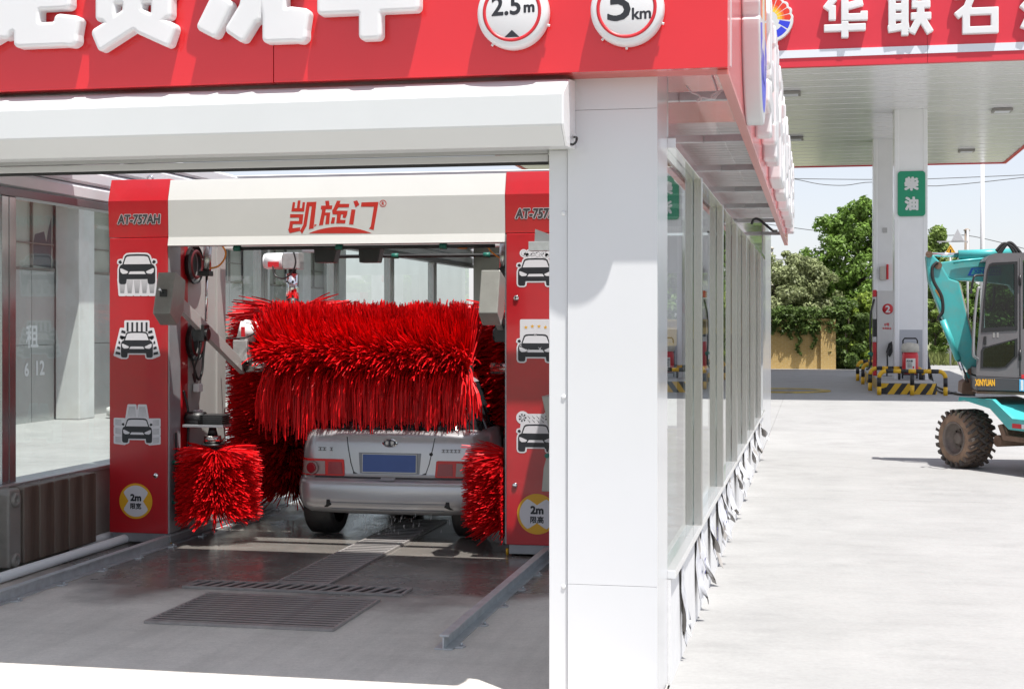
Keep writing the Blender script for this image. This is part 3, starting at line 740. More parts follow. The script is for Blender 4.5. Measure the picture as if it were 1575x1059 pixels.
# ------------------------------------------------------------------ wash gantry
GY = 11.70
gan = thing("wash_gantry", "red and white rollover wash gantry with big red brushes over the silver car", "wash gantry", (-3.9, 12.4, 0))
CARP = dict(
    mir=[(255, 292), (292, 300), (298, 325), (268, 345), (240, 330)],
    cab=[(0, 203), (120, 206), (165, 212), (195, 235), (235, 352), (0, 352)],
    body=[(0, 350), (225, 350), (258, 362), (280, 385), (290, 425), (290, 610), (280, 636), (255, 646), (195, 646), (174, 634), (166, 572), (0, 572)],
    wind=[(0, 230), (110, 232), (160, 240), (178, 256), (214, 351), (0, 351)],
    lamp=[(272, 416), (245, 414), (150, 456), (140, 470), (168, 490), (230, 494), (262, 470)],
    gril=[(0, 458), (108, 458), (118, 466), (138, 498), (0, 498)])
def mirx(P): return [(-a, b) for a, b in P]
def pictogram(kind, x, z, k, parent, y=GY):
    """wash symbol sticker; k = metres per drawing unit, (x, z) = its centre"""
    yc = 425.0; oy = {'brush': 0, 'tunnel': 130, 'sides': 60, 'foam': 20, 'stars': 40, 'dry': 20}[kind]
    yc2 = {'brush': 510, 'tunnel': 470, 'sides': 440, 'foam': 400, 'stars': 400, 'dry': 400}[kind]
    def C(P, dy=0): return [(a, b + dy) for a, b in P]
    black_p, white_p, back = [], [], []
    for P in (CARP['cab'], CARP['body'], CARP['mir']):
        black_p += [P, mirx(P)]; back += [P, mirx(P)]
    for P in (CARP['wind'], CARP['lamp'], CARP['gril']): white_p += [P, mirx(P)]
    lines = []
    if kind == 'brush':
        for i in range(5):
            c = -236 + i * 118; P = [(c - 58, 575), (c + 58, 575), (c + 38, 800), (c - 38, 800)]; back.append(P)
            for j in range(8): f = -1 + 2 * j / 7; lines.append(((c + f * 48, 585), (c + f * 27, 780)))
    if kind == 'tunnel':
        back.append([(-205, 40), (205, 40), (205, 300), (-205, 300)])
        for i in range(5): black_p.append([(-186 + i * 86, 50), (-150 + i * 86, 50), (-150 + i * 86, 205), (-186 + i * 86, 205)])
        for s in (1, -1):
            P = [(s * 205, 170), (s * 290, 165), (s * 400, 600), (s * 280, 645)]; back.append(P)
            for i in range(5):
                y0 = 180 + i * 90; x1 = 275 + i * 26; x0 = 205 if i < 2 else 300
                black_p.append([(s * x0, y0 + 20), (s * x1, y0), (s * (x1 + 12), y0 + 45), (s * x0, y0 + 62)])
    if kind == 'sides':
        for s in (1, -1):
            P = [(s * 12, 205), (s * 35, -20), (s * 165, -20), (s * 205, 215)]; back.append(P)
            for j in range(7): f = j / 6; lines.append(((s * (30 + f * 150), 185), (s * (48 + f * 100), 0)))
            for i in range(3):
                y0 = 225 + i * 155; P = [(s * 240, y0 + 5), (s * 430, y0), (s * 430, y0 + 110), (s * 240, y0 + 130)]; back.append(P)
                for j in range(6): f = j / 5; lines.append(((s * 300, y0 + 20 + f * 90), (s * 420, y0 + 10 + f * 86)))
    circ = []
    if kind == 'foam':
        rr = random.Random(5)
        for i in range(13):
            a = -200 + i * 34 + rr.uniform(-8, 8); r = rr.uniform(20, 50); b = 190 - r * rr.uniform(.3, .9) - (30 if i % 3 == 0 else 0) - (1 - abs(a) / 220) * 35
            circ.append((a, b, r)); back.append([(a + r * math.cos(t), b + r * math.sin(t)) for t in [i_ * .45 for i_ in range(14)]])
    star = []
    if kind == 'stars':
        back.append([(-235, -10), (235, -10), (235, 300), (-235, 300)])
        for i, a in enumerate((-160, -55, 55, 160)): star.append((a, 95 - (0 if i in (0, 3) else 16), 34))
    if kind == 'dry':
        back.append([(-205, 60), (205, 60), (205, 300), (-235, 300)])
        for s in (1, -1):
            back.append([(s * 215 + 82 * math.cos(t), 100 + 82 * math.sin(t)) for t in [i_ * .4 for i_ in range(16)]])
            for q in range(7):
                t = q * .9; black_p.append([(s * 215 + 12 * math.cos(t), 100 + 12 * math.sin(t)), (s * 215 + 64 * math.cos(t - .25), 100 + 64 * math.sin(t - .25)), (s * 215 + 66 * math.cos(t + .22), 100 + 66 * math.sin(t + .22))])
        for i in range(4):
            for j in range(2):
                a, b = -110 + i * 74, 95 + j * 60; lines.append(((a - 24, b - 24), (a + 14, b + 14)))
                black_p.append([(a + 20, b + 20), (a + 2, b + 16), (a + 16, b + 2)])
    # white backing : union of everything, grown
    n = 130; gx = np.linspace(-500, 500, n); gy = np.linspace(-120, 880, n); X, Y = np.meshgrid(gx, gy); F = np.full(X.shape, 1e9)
    for P in back: F = np.minimum(F, sd_poly(X, Y, P))
    F = F - 24
    T = Matrix.Translation((x, y, z)) @ Matrix.Diagonal((k, 1, -k, 1))
    lp = contour(F / 1000, gx / 1000, gy / 1000)
    cu = bpy.data.curves.new("c", 'CURVE'); cu.dimensions = '2D'; cu.fill_mode = 'FRONT'
    for L_ in lp:
        sp = cu.splines.new('POLY'); sp.points.add(len(L_) - 1)
        for p, c in zip(sp.points, L_): p.co = (c[0] * 1000, c[1] * 1000 - yc2, 0, 1)
        sp.use_cyclic_u = True
    ob = bpy.data.objects.new("c", cu); me = bpy.data.meshes.new_from_object(ob); bpy.data.objects.remove(ob); bpy.data.curves.remove(cu)
    mb = MB(); mb.add([(x + v.co.x * k, y - .0015, z - v.co.y * k) for v in me.vertices], [tuple(p.vertices) for p in me.polygons]); bpy.data.meshes.remove(me)
    def flat(P, lv, mi): mb.m = mi; mb.poly([(x + a * k, y - .0015 - lv * .0003, z - (b - yc2) * k) for a, b in P])
    for a, b in lines:
        dx, dy = b[0] - a[0], b[1] - a[1]; l = math.hypot(dx, dy); nx, ny = -dy / l * 4.0, dx / l * 4.0
        flat([(a[0] - nx * .6, a[1] - ny * .6), (a[0] + nx * .6, a[1] + ny * .6), (b[0] + nx, b[1] + ny), (b[0] - nx, b[1] - ny)], 1, 2 if kind != 'dry' else 1)
    for a, b, r in circ:
        t_ = [i_ * .45 for i_ in range(14)]
        flat([(a + r * math.cos(t), b + r * math.sin(t)) for t in t_], 1, 2); flat([(a + (r - 6) * math.cos(t), b + (r - 6) * math.sin(t)) for t in t_], 2, 0)
    for P in black_p: flat(P, 3, 1)
    for P in white_p: flat(P, 4, 0)
    for a, b, r in star: flat([(a + (r if i % 2 == 0 else r * .42) * math.sin(i * math.pi / 5), b - (r if i % 2 == 0 else r * .42) * math.cos(i * math.pi / 5)) for i in range(10)], 4, 3)
    if kind == 'stars':
        for a, b in ((-250, 385), (70, 440), (-10, 205), (-130, 470)):
            for t in (.7, 2.27):
                c_, s_ = math.cos(t), math.sin(t); flat([(a - 42 * c_, b - 42 * s_), (a - 5 * s_, b + 5 * c_), (a + 42 * c_, b + 42 * s_), (a + 5 * s_, b - 5 * c_)], 5, 0)
    mb.build("sticker", [print_white, ink, print_grey, yellow_p], parent, fixn=False)
def limit_sticker(x, z, r, parent, chars, side):
    mb = MB(); y = GY - .0016
    def circ(rr, n=56): return [(rr * math.cos(2 * math.pi * i / n), rr * math.sin(2 * math.pi * i / n)) for i in range(n)]
    mb.m = 0; mb.poly([(x + a, y, z + b) for a, b in circ(r)])
    ri = r * .88; pts = []
    for i in range(64):
        t = 2 * math.pi * i / 64; d = abs(math.cos(t)) if side else abs(math.sin(t)); o = abs(math.sin(t)) if side else abs(math.cos(t))
        q = ri
        if o < .62 * d / .78: q = min(ri, .50 * ri / max(.05, d - .68 * o + .0001)) if d - .68 * o > .5 else ri
        pts.append((q * math.cos(t), q * math.sin(t)))
    mb.m = 1; mb.poly([(x + a, y - .0007, z + b) for a, b in pts])
    mb.m = 2
    text(mb, "2m", facing((x, y - .0014, z + r * .20)), h=r * .36, bold=r * .028)
    text(mb, chars, facing((x, y - .0014, z - r * .28)), h=r * .33, bold=r * .012)
    mb.build("sticker", [yellow_p, print_white, ink], parent, fixn=False)

def lock(x, z, parent):
    MB().lathe([(.0005, -.012), (.016, -.012), (.021, -.008), (.023, 0)], (x, GY, z), 'y', 20).build("lock", chrome, parent)

XL0, XL1, XR0, XR1 = -5.905, -5.372, -2.440, -1.905
for side, (x0, x1) in enumerate(((XL0, XL1), (XR0, XR1))):
    tw = thing("tower", None, None, ((x0 + x1) / 2, GY, 0), parent=gan)
    s = 1 if side == 0 else -1
    MB().box(x0 + .002, x1, GY, GY + .42, .10, 2.608).build("door", red_cab, tw, bevel=.006)
    MB().prism([(GY + .012, 2.614), (GY - .006, 2.925), (GY + .055, 3.112), (GY + .30, 3.112), (GY + .30, 2.614)], 'x', x0 - .008, x1 + .002).build("hood", red_cab, tw, bevel=.004)
    MB().box(x0 + .02, x1 + .02 if side == 0 else x1, GY + .02, GY + 2.45, .022, .098).build("base", steel_grey, tw, bevel=.004)
    c = (x0 + x1) / 2
    mb = MB(); T = frameT((c + .005, GY + .0015, 2.768), (1, 0, 0), (0, -.0579, 1))
    mb.m = 0; text(mb, "AT-757AH", T, w=.380, h=.074, bold=.0095, shear=.10, n=14, z=.0004)
    mb.m = 1; text(mb, "AT-757AH", T, w=.380, h=.074, bold=.0042, shear=.10, n=8, z=.0012)
    mb.build("lettering", [mat("outline_grey", (.55, .50, .52), .45), mat("letter_dark", (.06, .055, .06), .45)], tw, fixn=False)
    if side == 0:
        pictogram('brush', c - .01, 2.295, .000575, tw); pictogram('tunnel', c - .012, 1.68, .000505, tw); pictogram('sides', c - .01, .965, .000475, tw)
        lock(atY(240, 731, GY).x, atY(240, 731, GY).z, tw)
        limit_sticker(atY(209, 770, GY).x, atY(209, 770, GY).z, .151, tw, "\u9650\u5bbd", 1)
    else:
        pictogram('foam', atY(824, 430, GY).x, 2.31, .00050, tw); pictogram('stars', atY(824, 532, GY).x, 1.70, .00050, tw); pictogram('dry', atY(824, 672, GY).x, .975, .00050, tw)
        p = atY(794, 458, GY); lock(p.x, p.z, tw); p = atY(792, 746, GY); lock(p.x, p.z, tw)
        limit_sticker(atY(826, 790, GY).x, atY(826, 790, GY).z, .163, tw, "\u9650\u9ad8", 0)
    # inner frame : columns, web plate, blower housings
    xi = x1 + .012 if side == 0 else x0 - .012
    MB().box(min(xi, xi - s * .10), max(xi, xi - s * .10), GY + .012, GY + .24, .10, 2.60).build("front_column", steel_grey, tw, bevel=.006)
    MB().box(min(xi - s * .02, xi - s * .06), max(xi - s * .02, xi - s * .06), GY + .42, GY + 1.05, .10, 2.95).build("web_plate", gantry_grey, tw, bevel=.004)
    MB().box(min(xi - s * .005, xi - s * .16), max(xi - s * .005, xi - s * .16), GY + 1.05, GY + 1.25, .10, 3.0).build("rear_column", gantry_grey, tw, bevel=.006)
    for z, yb in ((2.40, GY + .50), (1.72, GY + .52)):
        MB().lathe([(.0005, -.02), (.10, -.02), (.15, -.035), (.17, -.005), (.17, .02)] if side == 0 else [(.17, -.02), (.17, .005), (.15, .035), (.10, .02), (.0005, .02)], (xi + s * .01, yb, z), 'x', 28).build("blower", black, tw)
        MB().lathe([(.10, 0), (.115, .012 * s), (.13, 0)], (xi + s * .035, yb, z), 'x', 28).build("blower_ring", mat("ring_dark_red", (.10, .008, .01), .5), tw)
    for z in (1.28, 1.05, .72):
        MB().box(min(xi, xi + s * .05), max(xi, xi + s * .05), GY + .50, GY + .60, z, z + .07).build("junction_box", white_paint, tw, bevel=.006)
    cable("hose", [(xi, GY + .45, 1.62), (xi + s * .03, GY + .52, 1.40), (xi + s * .03, GY + .62, 1.44), (xi + s * .03, GY + .66, 1.62), (xi + s * .04, GY + .70, 1.85)], .011, black, None, None, parent=tw)
    cable("hose", [(xi, GY + .3, 1.30), (xi + s * .03, GY + .33, 1.10), (xi + s * .02, GY + .34, .80), (xi + s * .02, GY + .30, .20)], .012, black, None, None, parent=tw)
    cable("drip_line", [(xi + s * .02, GY + .10, .95), (xi + s * .02, GY + .10, .5), (xi + s * .02, GY + .10, .2)], .009, rubber, None, None, parent=tw)
    for z in (.70, .36):
        MB().cyl((xi, GY + .08, z), (xi + s * .055, GY + .08, z), .018, 10).build("nozzle", green_plug, tw)
    for k in range(2):
        yb = GY + .22 + k * 1.7
        MB().cyl((xi - s * .06, yb, .055), (xi - s * .02, yb, .055), .05, 18).build("rail_wheel", rubber, tw)
    MB().cyl((xi - s * .01, GY + .06, .06), (xi - s * .01, GY + .06, -.0 + .006), .012, 8).build("floor_sensor", yellow_p, tw)
    # swing arm that carries the top brush, with counterweight box at its near end
    xa = -5.155 if side == 0 else -2.515
    arm = thing("swing_arm", None, None, (xa, 12.3, 1.5), parent=gan)
    MB().bar((xa, 11.42, 2.06), (xa, 12.85, 1.465), .05, .105).build("arm_bar", gantry_grey, arm, bevel=.005)
    q = MB(Matrix.Translation((xa + (0 if side == 0 else .055), 11.25, 2.115)) @ Matrix.Rotation(R(-14), 4, 'X'))
    q.prism([(-.10, -.18), (.06, -.24), (.16, -.10), (.13, .16), (-.08, .17)], 'x', -.075, .075)
    q.build("counterweight", mat("box_grey", (.30, .30, .28), .34, metal=.3, var=.1, scale=8), arm, bevel=.008)
    if side == 0: MB().box(xa - .03, xa + .03, 11.145, 11.152, 2.10, 2.16).build("latch_plate", black, arm)
    if side == 0: MB().cyl((xa, 11.15, 2.13), (xa - .02, 11.10, 2.165), .009, 8).build("latch_lever", chrome, arm)
    MB().cyl((xa - .07, 11.90, 1.79), (xa + .07, 11.90, 1.79), .05, 18).box(xa - .05, xa + .05, 11.84, 11.96, 1.73, 1.87).build("pivot_bracket", black, arm, bevel=.004)
    MB().cyl((xa + s * .01, 11.98, 1.90), (xa + s * .01, 12.0, 2.32), .011, 10).build("piston_rod", chrome, arm)
    MB().cyl((xa + s * .01, 12.0, 2.33), (xa + s * .01, 12.02, 2.56), .036, 18).build("cylinder_tube", inox, arm)
    MB().box(xa - .05, xa + .05, 11.95, 12.05, 2.29, 2.335).build("cylinder_clamp", black, arm, bevel=.008)
    # axle stub, drive
    ax0, ax1 = (xa + .02, xa + s * .34)
    MB().cyl((xa - s * .02, 12.85, 1.48), (xa + s * .30, 12.85, 1.48), .050, 20).build("axle", inox, arm)
    for dx in (.14, .2, .26): MB().cyl((xa + s * dx, 12.803, 1.51), (xa + s * dx, 12.796, 1.513), .010, 8).build("axle_bolt", black, arm)
    if side == 0:
        MB().box(xa - .06, xa + .08, 12.75, 12.91, 1.53, 1.73).build("gearbox", mat("cast_alu", (.52, .53, .53), .4, metal=.6, var=.15, scale=12, bump=.15), arm, bevel=.012)
        MB().cyl((xa + .03, 12.85, 1.73), (xa + .07, 12.85, 1.88), .088, 22).cyl((xa + .07, 12.85, 1.881), (xa + .075, 12.85, 1.905), .078, 22, .05).build("motor", white_paint, arm)
        MB().box(xa + .02, xa + .055, 12.752, 12.764, 1.76, 1.85).build("motor_label", red_p, arm)
        cable("motor_cable", [(xa - .12, 12.75, 1.75), (xa, 12.70, 1.745), (xa + .10, 12.72, 1.76), (xa + .17, 12.76, 1.82), (xa + .10, 12.82, 1.88)], .007, black, None, None, parent=arm)
        cable("feed_cable", [(xa + .02, 11.85, 1.72), (xa - .0, 11.86, 1.62), (xa - .06, 11.9, 1.50), (xa - .1, 12.0, 1.38), (xa - .16, 12.1, 1.44)], .010, black, None, None, parent=arm)

# cross beam
beam = thing("cross_beam", None, None, (-3.9, GY, 2.54), parent=gan)
MB().prism([(GY - .014, 2.54), (GY - .012, 2.545), (GY + .004, 2.612), (GY + .004, 2.618), (GY - .004, 2.925), (GY + .045, 3.100), (GY + .20, 3.105), (GY + .20, 2.54)], 'x', XL1 + .006, XR0 - .010).build("cover", gantry_white, beam, bevel=.003)
LOGO = {
 'a': [(240, 165), (270, 165), (262, 237), (290, 237), (302, 145), (335, 145), (325, 237), (350, 237), (360, 165), (390, 165), (378, 278), (222, 278)],
 'b': [(208, 310), (368, 310), (355, 430), (240, 430), (235, 480), (330, 468), (325, 512), (200, 540), (182, 500), (192, 470), (205, 392), (312, 392), (316, 352), (205, 352)],
 'c': [(410, 165), (528, 160), (490, 480), (432, 492), (470, 215), (445, 215), (405, 450), (350, 548), (325, 510), (365, 440)], 'd': [(502, 430), (530, 440), (498, 465)],
 'e': [(634, 150), (680, 147), (686, 205), (720, 205), (713, 250), (640, 250), (634, 290), (695, 290), (690, 320), (680, 430), (632, 432), (645, 325), (626, 325), (605, 440), (555, 447), (596, 255), (578, 250), (585, 207), (640, 207)],
 'f': [(775, 148), (820, 148), (806, 185), (925, 185), (920, 228), (792, 228), (768, 268), (905, 268), (896, 320), (876, 360), (842, 350), (850, 313), (824, 313), (815, 378), (880, 380), (872, 422), (765, 420), (776, 313), (722, 312), (716, 262), (735, 240)],
 'g': [(715, 348), (752, 348), (742, 422), (697, 424)], 'h': [(975, 155), (1020, 142), (1048, 195), (1000, 228)], 'i': [(950, 252), (1000, 255), (972, 437), (920, 430)],
 'j': [(1072, 168), (1280, 162), (1218, 502), (1160, 485), (1182, 460), (1222, 220), (1066, 220)],
 'k': [(428, 542)] + [(428 + 767 * t, 541 - 79 * (1 - (2 * t - 1) ** 2)) for t in [i / 16 for i in range(1, 16)]] + [(1195, 540)]}
def logo_pt(a, b, d=.0012):
    p = atY(420 + a / 7.875, 290 + b / 7.875, GY); f = (p.z - 2.618) / (2.925 - 2.618); return (p.x, GY + .004 - .008 * f - d, p.z)
mb = MB()
for k_, P in LOGO.items(): mb.poly([logo_pt(a, b) for a, b in P])
for i in range(32):
    t0, t1 = 2 * math.pi * i / 32, 2 * math.pi * (i + 1) / 32
    mb.poly([logo_pt(1333 + r * math.cos(t), 180 + r * math.sin(t)) for r, t in ((34, t0), (42, t0), (42, t1), (34, t1))])
p = logo_pt(1333, 180); text(mb, "R", facing(p), h=.026, bold=.0012)
mb.build("logo", logo_red, beam, fixn=False)
MB().box(-5.3, -2.5, GY + 1.05, GY + 1.25, 2.56, 2.66).build("rear_crossbeam", gantry_white, beam, bevel=.006)
MB().tube([(-4.75, GY + .08, 2.515), (-2.55, GY + .08, 2.515)], .016, 10).build("spray_pipe", rubber, beam)
MB().tube([(-4.3, GY + .75, 2.47), (-2.5, GY + .75, 2.47)], .016, 10).build("spray_pipe", rubber, beam)
for u in (365, 522, 682):
    x = atY(u, 380, GY + .08).x; MB().cyl((x - .03, GY + .08, 2.515), (x + .03, GY + .08, 2.515), .024, 12).build("nozzle", green_plug, beam)
for u in (608, 749):
    x = atY(u, 395, GY + .75).x; MB().cyl((x - .03, GY + .75, 2.47), (x + .03, GY + .75, 2.47), .024, 12).build("nozzle", green_plug, beam)
for u0, u1 in ((487, 523), (555, 590)):
    a = atY(u0, 381, 12.0); b = atY(u1, 404, 12.0)
    MB().prism([(a.x, 2.53), (a.x + .01, b.z), (b.x - .03, b.z), (b.x, 2.53)], 'y', 11.92, 12.05).build("sensor_box", black, beam, bevel=.008)
cable("air_hose", [atY(342, 378, 12.0), atY(347, 388, 12.0), atY(344, 400, 12.0), atY(334, 410, 12.0), atY(318, 413, 12.0)], .008, orange_hose, None, None, parent=beam)
cable("air_hose", [atY(694, 377, 12.0), atY(705, 381, 12.0), atY(717, 381, 12.0), atY(724, 377, 12.0)], .007, orange_hose, None, None, parent=beam)
cable("air_hose", [atY(748, 376, 12.0), atY(757, 388, 12.0), atY(775, 401, 12.0)], .007, orange_hose, None, None, parent=beam)
cable("signal_cable", [atY(336, 379, 12.0), atY(318, 379, 12.0), atY(318, 398, 12.0), atY(316, 403, 12.0), atY(311, 398, 12.0)], .005, cable_w, None, None, parent=beam)
MB().lathe([(.020, -.006), (.032, -.006), (.032, .006), (.020, .006), (.020, -.006)], (-5.65, GY + .25, 3.135), 'y', 18).build("lifting_eye", chrome, beam)

# brushes
def brush(name, axis, c0, c1, r, count, seed, parent, m, droop=.10, keep=None, width=.0065, tilt=0.0, jr=(.86, 1.04)):
    """core shaft with thousands of soft foam strips that stand out from it"""
    rr = random.Random(seed)
    root = thing(name, None, None, c0, parent=parent)
    c0 = Vector(c0); c1 = Vector(c1); d = (c1 - c0).normalized(); ln = (c1 - c0).length
    t = Vector((0, 0, 1)) if abs(d.z) < .9 else Vector((1, 0, 0)); e1 = d.cross(t).normalized(); e2 = d.cross(e1)
    MB().cyl(c0 - d * .02, c1 + d * .02, .055, 16).build("core", rubber, root)
    V = []; F = []
    for i in range(count):
        s_ = rr.random(); th = rr.uniform(0, 2 * math.pi)
        clump = math.sin(s_ * 61 + math.sin(th * 3) * 2) * .06
        rad = (e1 * math.cos(th + clump) + e2 * math.sin(th + clump)); L = r * rr.uniform(*jr)
        spread = (s_ - .5) * 2
        dir_ = (rad + d * (rr.gauss(0, .07 if abs(d.z) < .5 else .10) + (.10 if abs(d.z) < .5 else -.03) * spread ** 3)).normalized()
        p = c0 + d * (ln * s_) + rad * .04
        dr = droop * rr.uniform(.7, 1.4)
        if abs(d.z) < .5:                                   # lying brush : strips that face outwards sag, upper ones stay up
            out = max(0.0, 1 - abs(rad.z)) if rad.z > -.05 else .6
            dr *= .25 + 2.6 * (1 if rad.z < .42 else 0) * out
        pts = []
        n = 5
        lying = abs(d.z) < .5; thr = rr.gauss(.05, .16); gk = rr.uniform(1.2, 2.0); hang = rr.uniform(1.08, 1.26)
        ck = random.Random(int(s_ * 46) * 131 + int(th * 5.2) * 17 + seed); dir_ = (dir_ + Vector((ck.gauss(0, .13), ck.gauss(0, .13), ck.gauss(0, .13)))).normalized(); L *= ck.uniform(.93, 1.03)
        up = rad.z > thr
        if lying and up:                           # strips above the parting stand up
            dir_ = (dir_ + Vector((0, 0, 1)) * (.45 + rr.random() * .45)).normalized(); L *= .97
        for k in range(n + 1):
            f = k / n
            if lying and not up:                      # the others hang over and down
                g = min(1.0, max(0.0, f - .12) * gk)
                q = (pts[-1] if pts else p) + ((dir_ * (1 - g) + Vector((rr.gauss(0, .05), 0, -1)) * g) * (L * hang / n) if k else Vector((0, 0, 0)))
            else:
                q = p + dir_ * (L * f) - Vector((0, 0, 1)) * (dr * L * f * f)
            pts.append(q)
        # keep the strip's length when it sags
        q_ = [pts[0]]
        for k in range(1, n + 1): q_.append(q_[-1] + (pts[k] - pts[k - 1]).normalized() * ((L * hang if lying and not up else L) / n))
        if keep: q_ = [keep(q, rr) for q in q_]
        side = dir_.cross(Vector((rr.gauss(0, 1), rr.gauss(0, 1), rr.gauss(0, 1)))).normalized()
        tw = rr.uniform(-.5, .5); o = len(V)
        for k, q in enumerate(q_):
            w_ = side * (width * (1.0 if k < n else .75)) + rad.cross(side) * (width * tw * k / n)
            V += [q - w_, q + w_]
        F += [(o + 2 * k, o + 2 * k + 1, o + 2 * k + 3, o + 2 * k + 2) for k in range(n)]
    mb = MB(); mb.add(V, F)
    b = mb.build("bristles", m, root, fixn=False, kind="stuff")
    return root
CX0, CX1, CYR = -4.48, -2.75, 12.32
def off_car(q, rr):
    if q.y > CYR - .02 and CX0 - .02 < q.x < CX1 + .02 and q.z < .98:
        q = Vector((q.x, CYR - .03 - rr.random() * .03, q.z)) if q.y < CYR + .3 and CX0 + .15 < q.x < CX1 - .15 else Vector((CX0 - .02 - rr.random() * .04 if q.x < -3.6 else CX1 + .02 + rr.random() * .04, q.y, q.z))
    if q.z < .04: q = Vector((q.x, q.y, .04 + rr.random() * .03))
    return q
def off_top(q, rr):
    if q.y > 12.55 and q.z < 1.02: q = Vector((q.x, q.y, 1.02 + rr.random() * .03))
    return q
brush("top_brush", 'x', (-4.84, 12.85, 1.455), (-3.01, 12.85, 1.455), .585, 20000, 1, gan, bristle, .16, off_top, .0058, jr=(.93, 1.05))
brush("side_brush", 'z', (-4.92, 13.52, .30), (-4.92, 13.52, 2.02), .60, 12000, 2, gan, bristle_dk, .10, off_car, .0065)
brush("side_brush", 'z', (-2.70, 13.55, .30), (-2.70, 13.55, 2.02), .55, 9000, 3, gan, bristle_dk, .10, off_car, .0065)
def off_tower(q, rr):
    if q.x < -5.34 and q.y > GY - .02: q = Vector((-5.335 + rr.random() * .02, q.y, q.z))
    return q
def off_tower_r(q, rr):
    if q.x > -2.47: q = Vector((-2.475 - rr.random() * .02, q.y, q.z))
    return q
brush("wheel_brush", 'z', (-5.07, 12.02, .27), (-5.07, 12.02, .80), .375, 7500, 4, gan, bristle, .14, off_tower, .0042, jr=(.8, 1.0))
brush("wheel_brush", 'z', (-2.43, 12.10, .24), (-2.43, 12.10, .80), .42, 7500, 5, gan, bristle_dk, .10, off_tower_r, .0042)
# drives of the wheel brush and of the standing brush
hub = thing("wheel_brush_drive", None, None, (-5.10, 12.02, .82), parent=gan)
MB().cyl((-5.10, 12.02, .822), (-5.10, 12.02, .845), .095, 24).cyl((-5.10, 12.02, .846), (-5.10, 12.02, .90), .070, 24).build("hub_collar", black, hub)
MB().cyl((-5.10, 12.02, .855), (-5.10, 12.02, .915), .074, 24).build("hub_ring", inox, hub)
MB().cyl((-5.10, 12.02, .916), (-5.10, 12.02, .985), .045, 16, .03).build("hub_cone", black, hub)
MB().box(-5.34, -4.97, 11.93, 12.12, .988, 1.01).build("mount_plate", steel_grey, hub, bevel=.003)
MB().box(-5.16, -4.98, 11.94, 12.10, 1.012, 1.10).build("gearbox", mat("gearbox_dark", (.06, .06, .06), .45, metal=.4, bump=.1), hub, bevel=.006)
for k in range(5): MB().box(-5.19, -4.96, 11.935 + k * .001, 12.105, 1.015 + k * .018, 1.021 + k * .018).build("cooling_fin", black, hub)
MB().cyl((-5.34, 12.02, 1.06), (-5.17, 12.02, 1.06), .058, 20).build("motor", black, hub)
drv = thing("side_brush_drive", None, None, (-4.92, 13.52, 2.1), parent=gan)
MB().cyl((-4.92, 13.52, 2.08), (-4.92, 13.52, 2.36), .062, 24).build("shaft", chrome, drv)
MB().cyl((-4.92, 13.52, 2.06), (-4.92, 13.52, 2.082), .085, 24).cyl((-4.92, 13.52, 2.361), (-4.92, 13.52, 2.42), .038, 16).build("coupling", black, drv)
for dx, dz in ((-.03, .05), (.03, .05), (-.03, .2), (.03, .2)): MB().cyl((-4.92 + dx, 13.46, 2.08 + dz), (-4.92 + dx, 13.45, 2.08 + dz), .010, 8).build("shaft_bolt", black, drv)
MB().box(-4.99, -4.83, 13.44, 13.60, 2.40, 2.56).build("gearbox", mat("cast_alu"), drv, bevel=.010)
MB().cyl((-5.17, 13.50, 2.48), (-4.995, 13.50, 2.48), .078, 22).build("motor", white_paint, drv)
MB().cyl((-5.19, 13.50, 2.48), (-5.171, 13.50, 2.48), .070, 22).build("motor_cap", white_paint, drv)
MB().box(-5.13, -5.02, 13.415, 13.422, 2.42, 2.47).build("motor_label", red_p, drv)
MB().box(-4.80, -4.50, 13.45, 13.58, 2.561, 2.60).build("slide_carriage", steel_grey, drv, bevel=.003)
cable("motor_cable", [(-5.08, 13.42, 2.43), (-5.05, 13.40, 2.34), (-4.96, 13.39, 2.31), (-4.88, 13.39, 2.36), (-4.84, 13.39, 2.46), (-4.86, 13.39, 2.56)], .008, black, None, None, parent=drv)

# ------------------------------------------------------------------ floor equipment
def rail(x, y0, y1, label):
    t = thing("floor_rail", label, "rail", (x, y0, 0), "floor rails of the gantry")
    MB().box(x - .055, x + .055, y0, y1, .005, .013).build("foot", galv, t)
    MB().box(x - .005, x + .005, y0, y1, .0131, .075).build("web", galv, t)
    MB().box(x - .028, x + .028, y0 + .02, y1, .0752, .088).build("head", galv, t, bevel=.002)
    k = 0; y = y0 + .1
    while y < y1 - .1 and k < 14:
        s = 1 if k % 2 else -1
        MB().prism([(x + .056, y - .05), (x + .10, y - .035), (x + .11, y), (x + .10, y + .035), (x + .056, y + .05)], 'z', .0045, .012).build("anchor_plate", galv, t)
        MB().cyl((x + .085, y, .012), (x + .085, y, .03), .009, 8).build("anchor_bolt", galv, t)
        y += .62; k += 1
    return t
rail(-5.375, 7.2, 20, "galvanised floor rail beside the low wall and white pipe")
rail(-2.10, 8.29, 20, "galvanised floor rail whose cut end lies near the white pillar")
grate_m = mat("grate_steel", (.36, .34, .33), .40, metal=.3, var=.2, scale=10)
pit_shade_m = mat("drain_pit_shade", (.02, .018, .017), .5)  # near-black sheet on the floor, painted for the shade down in the drain
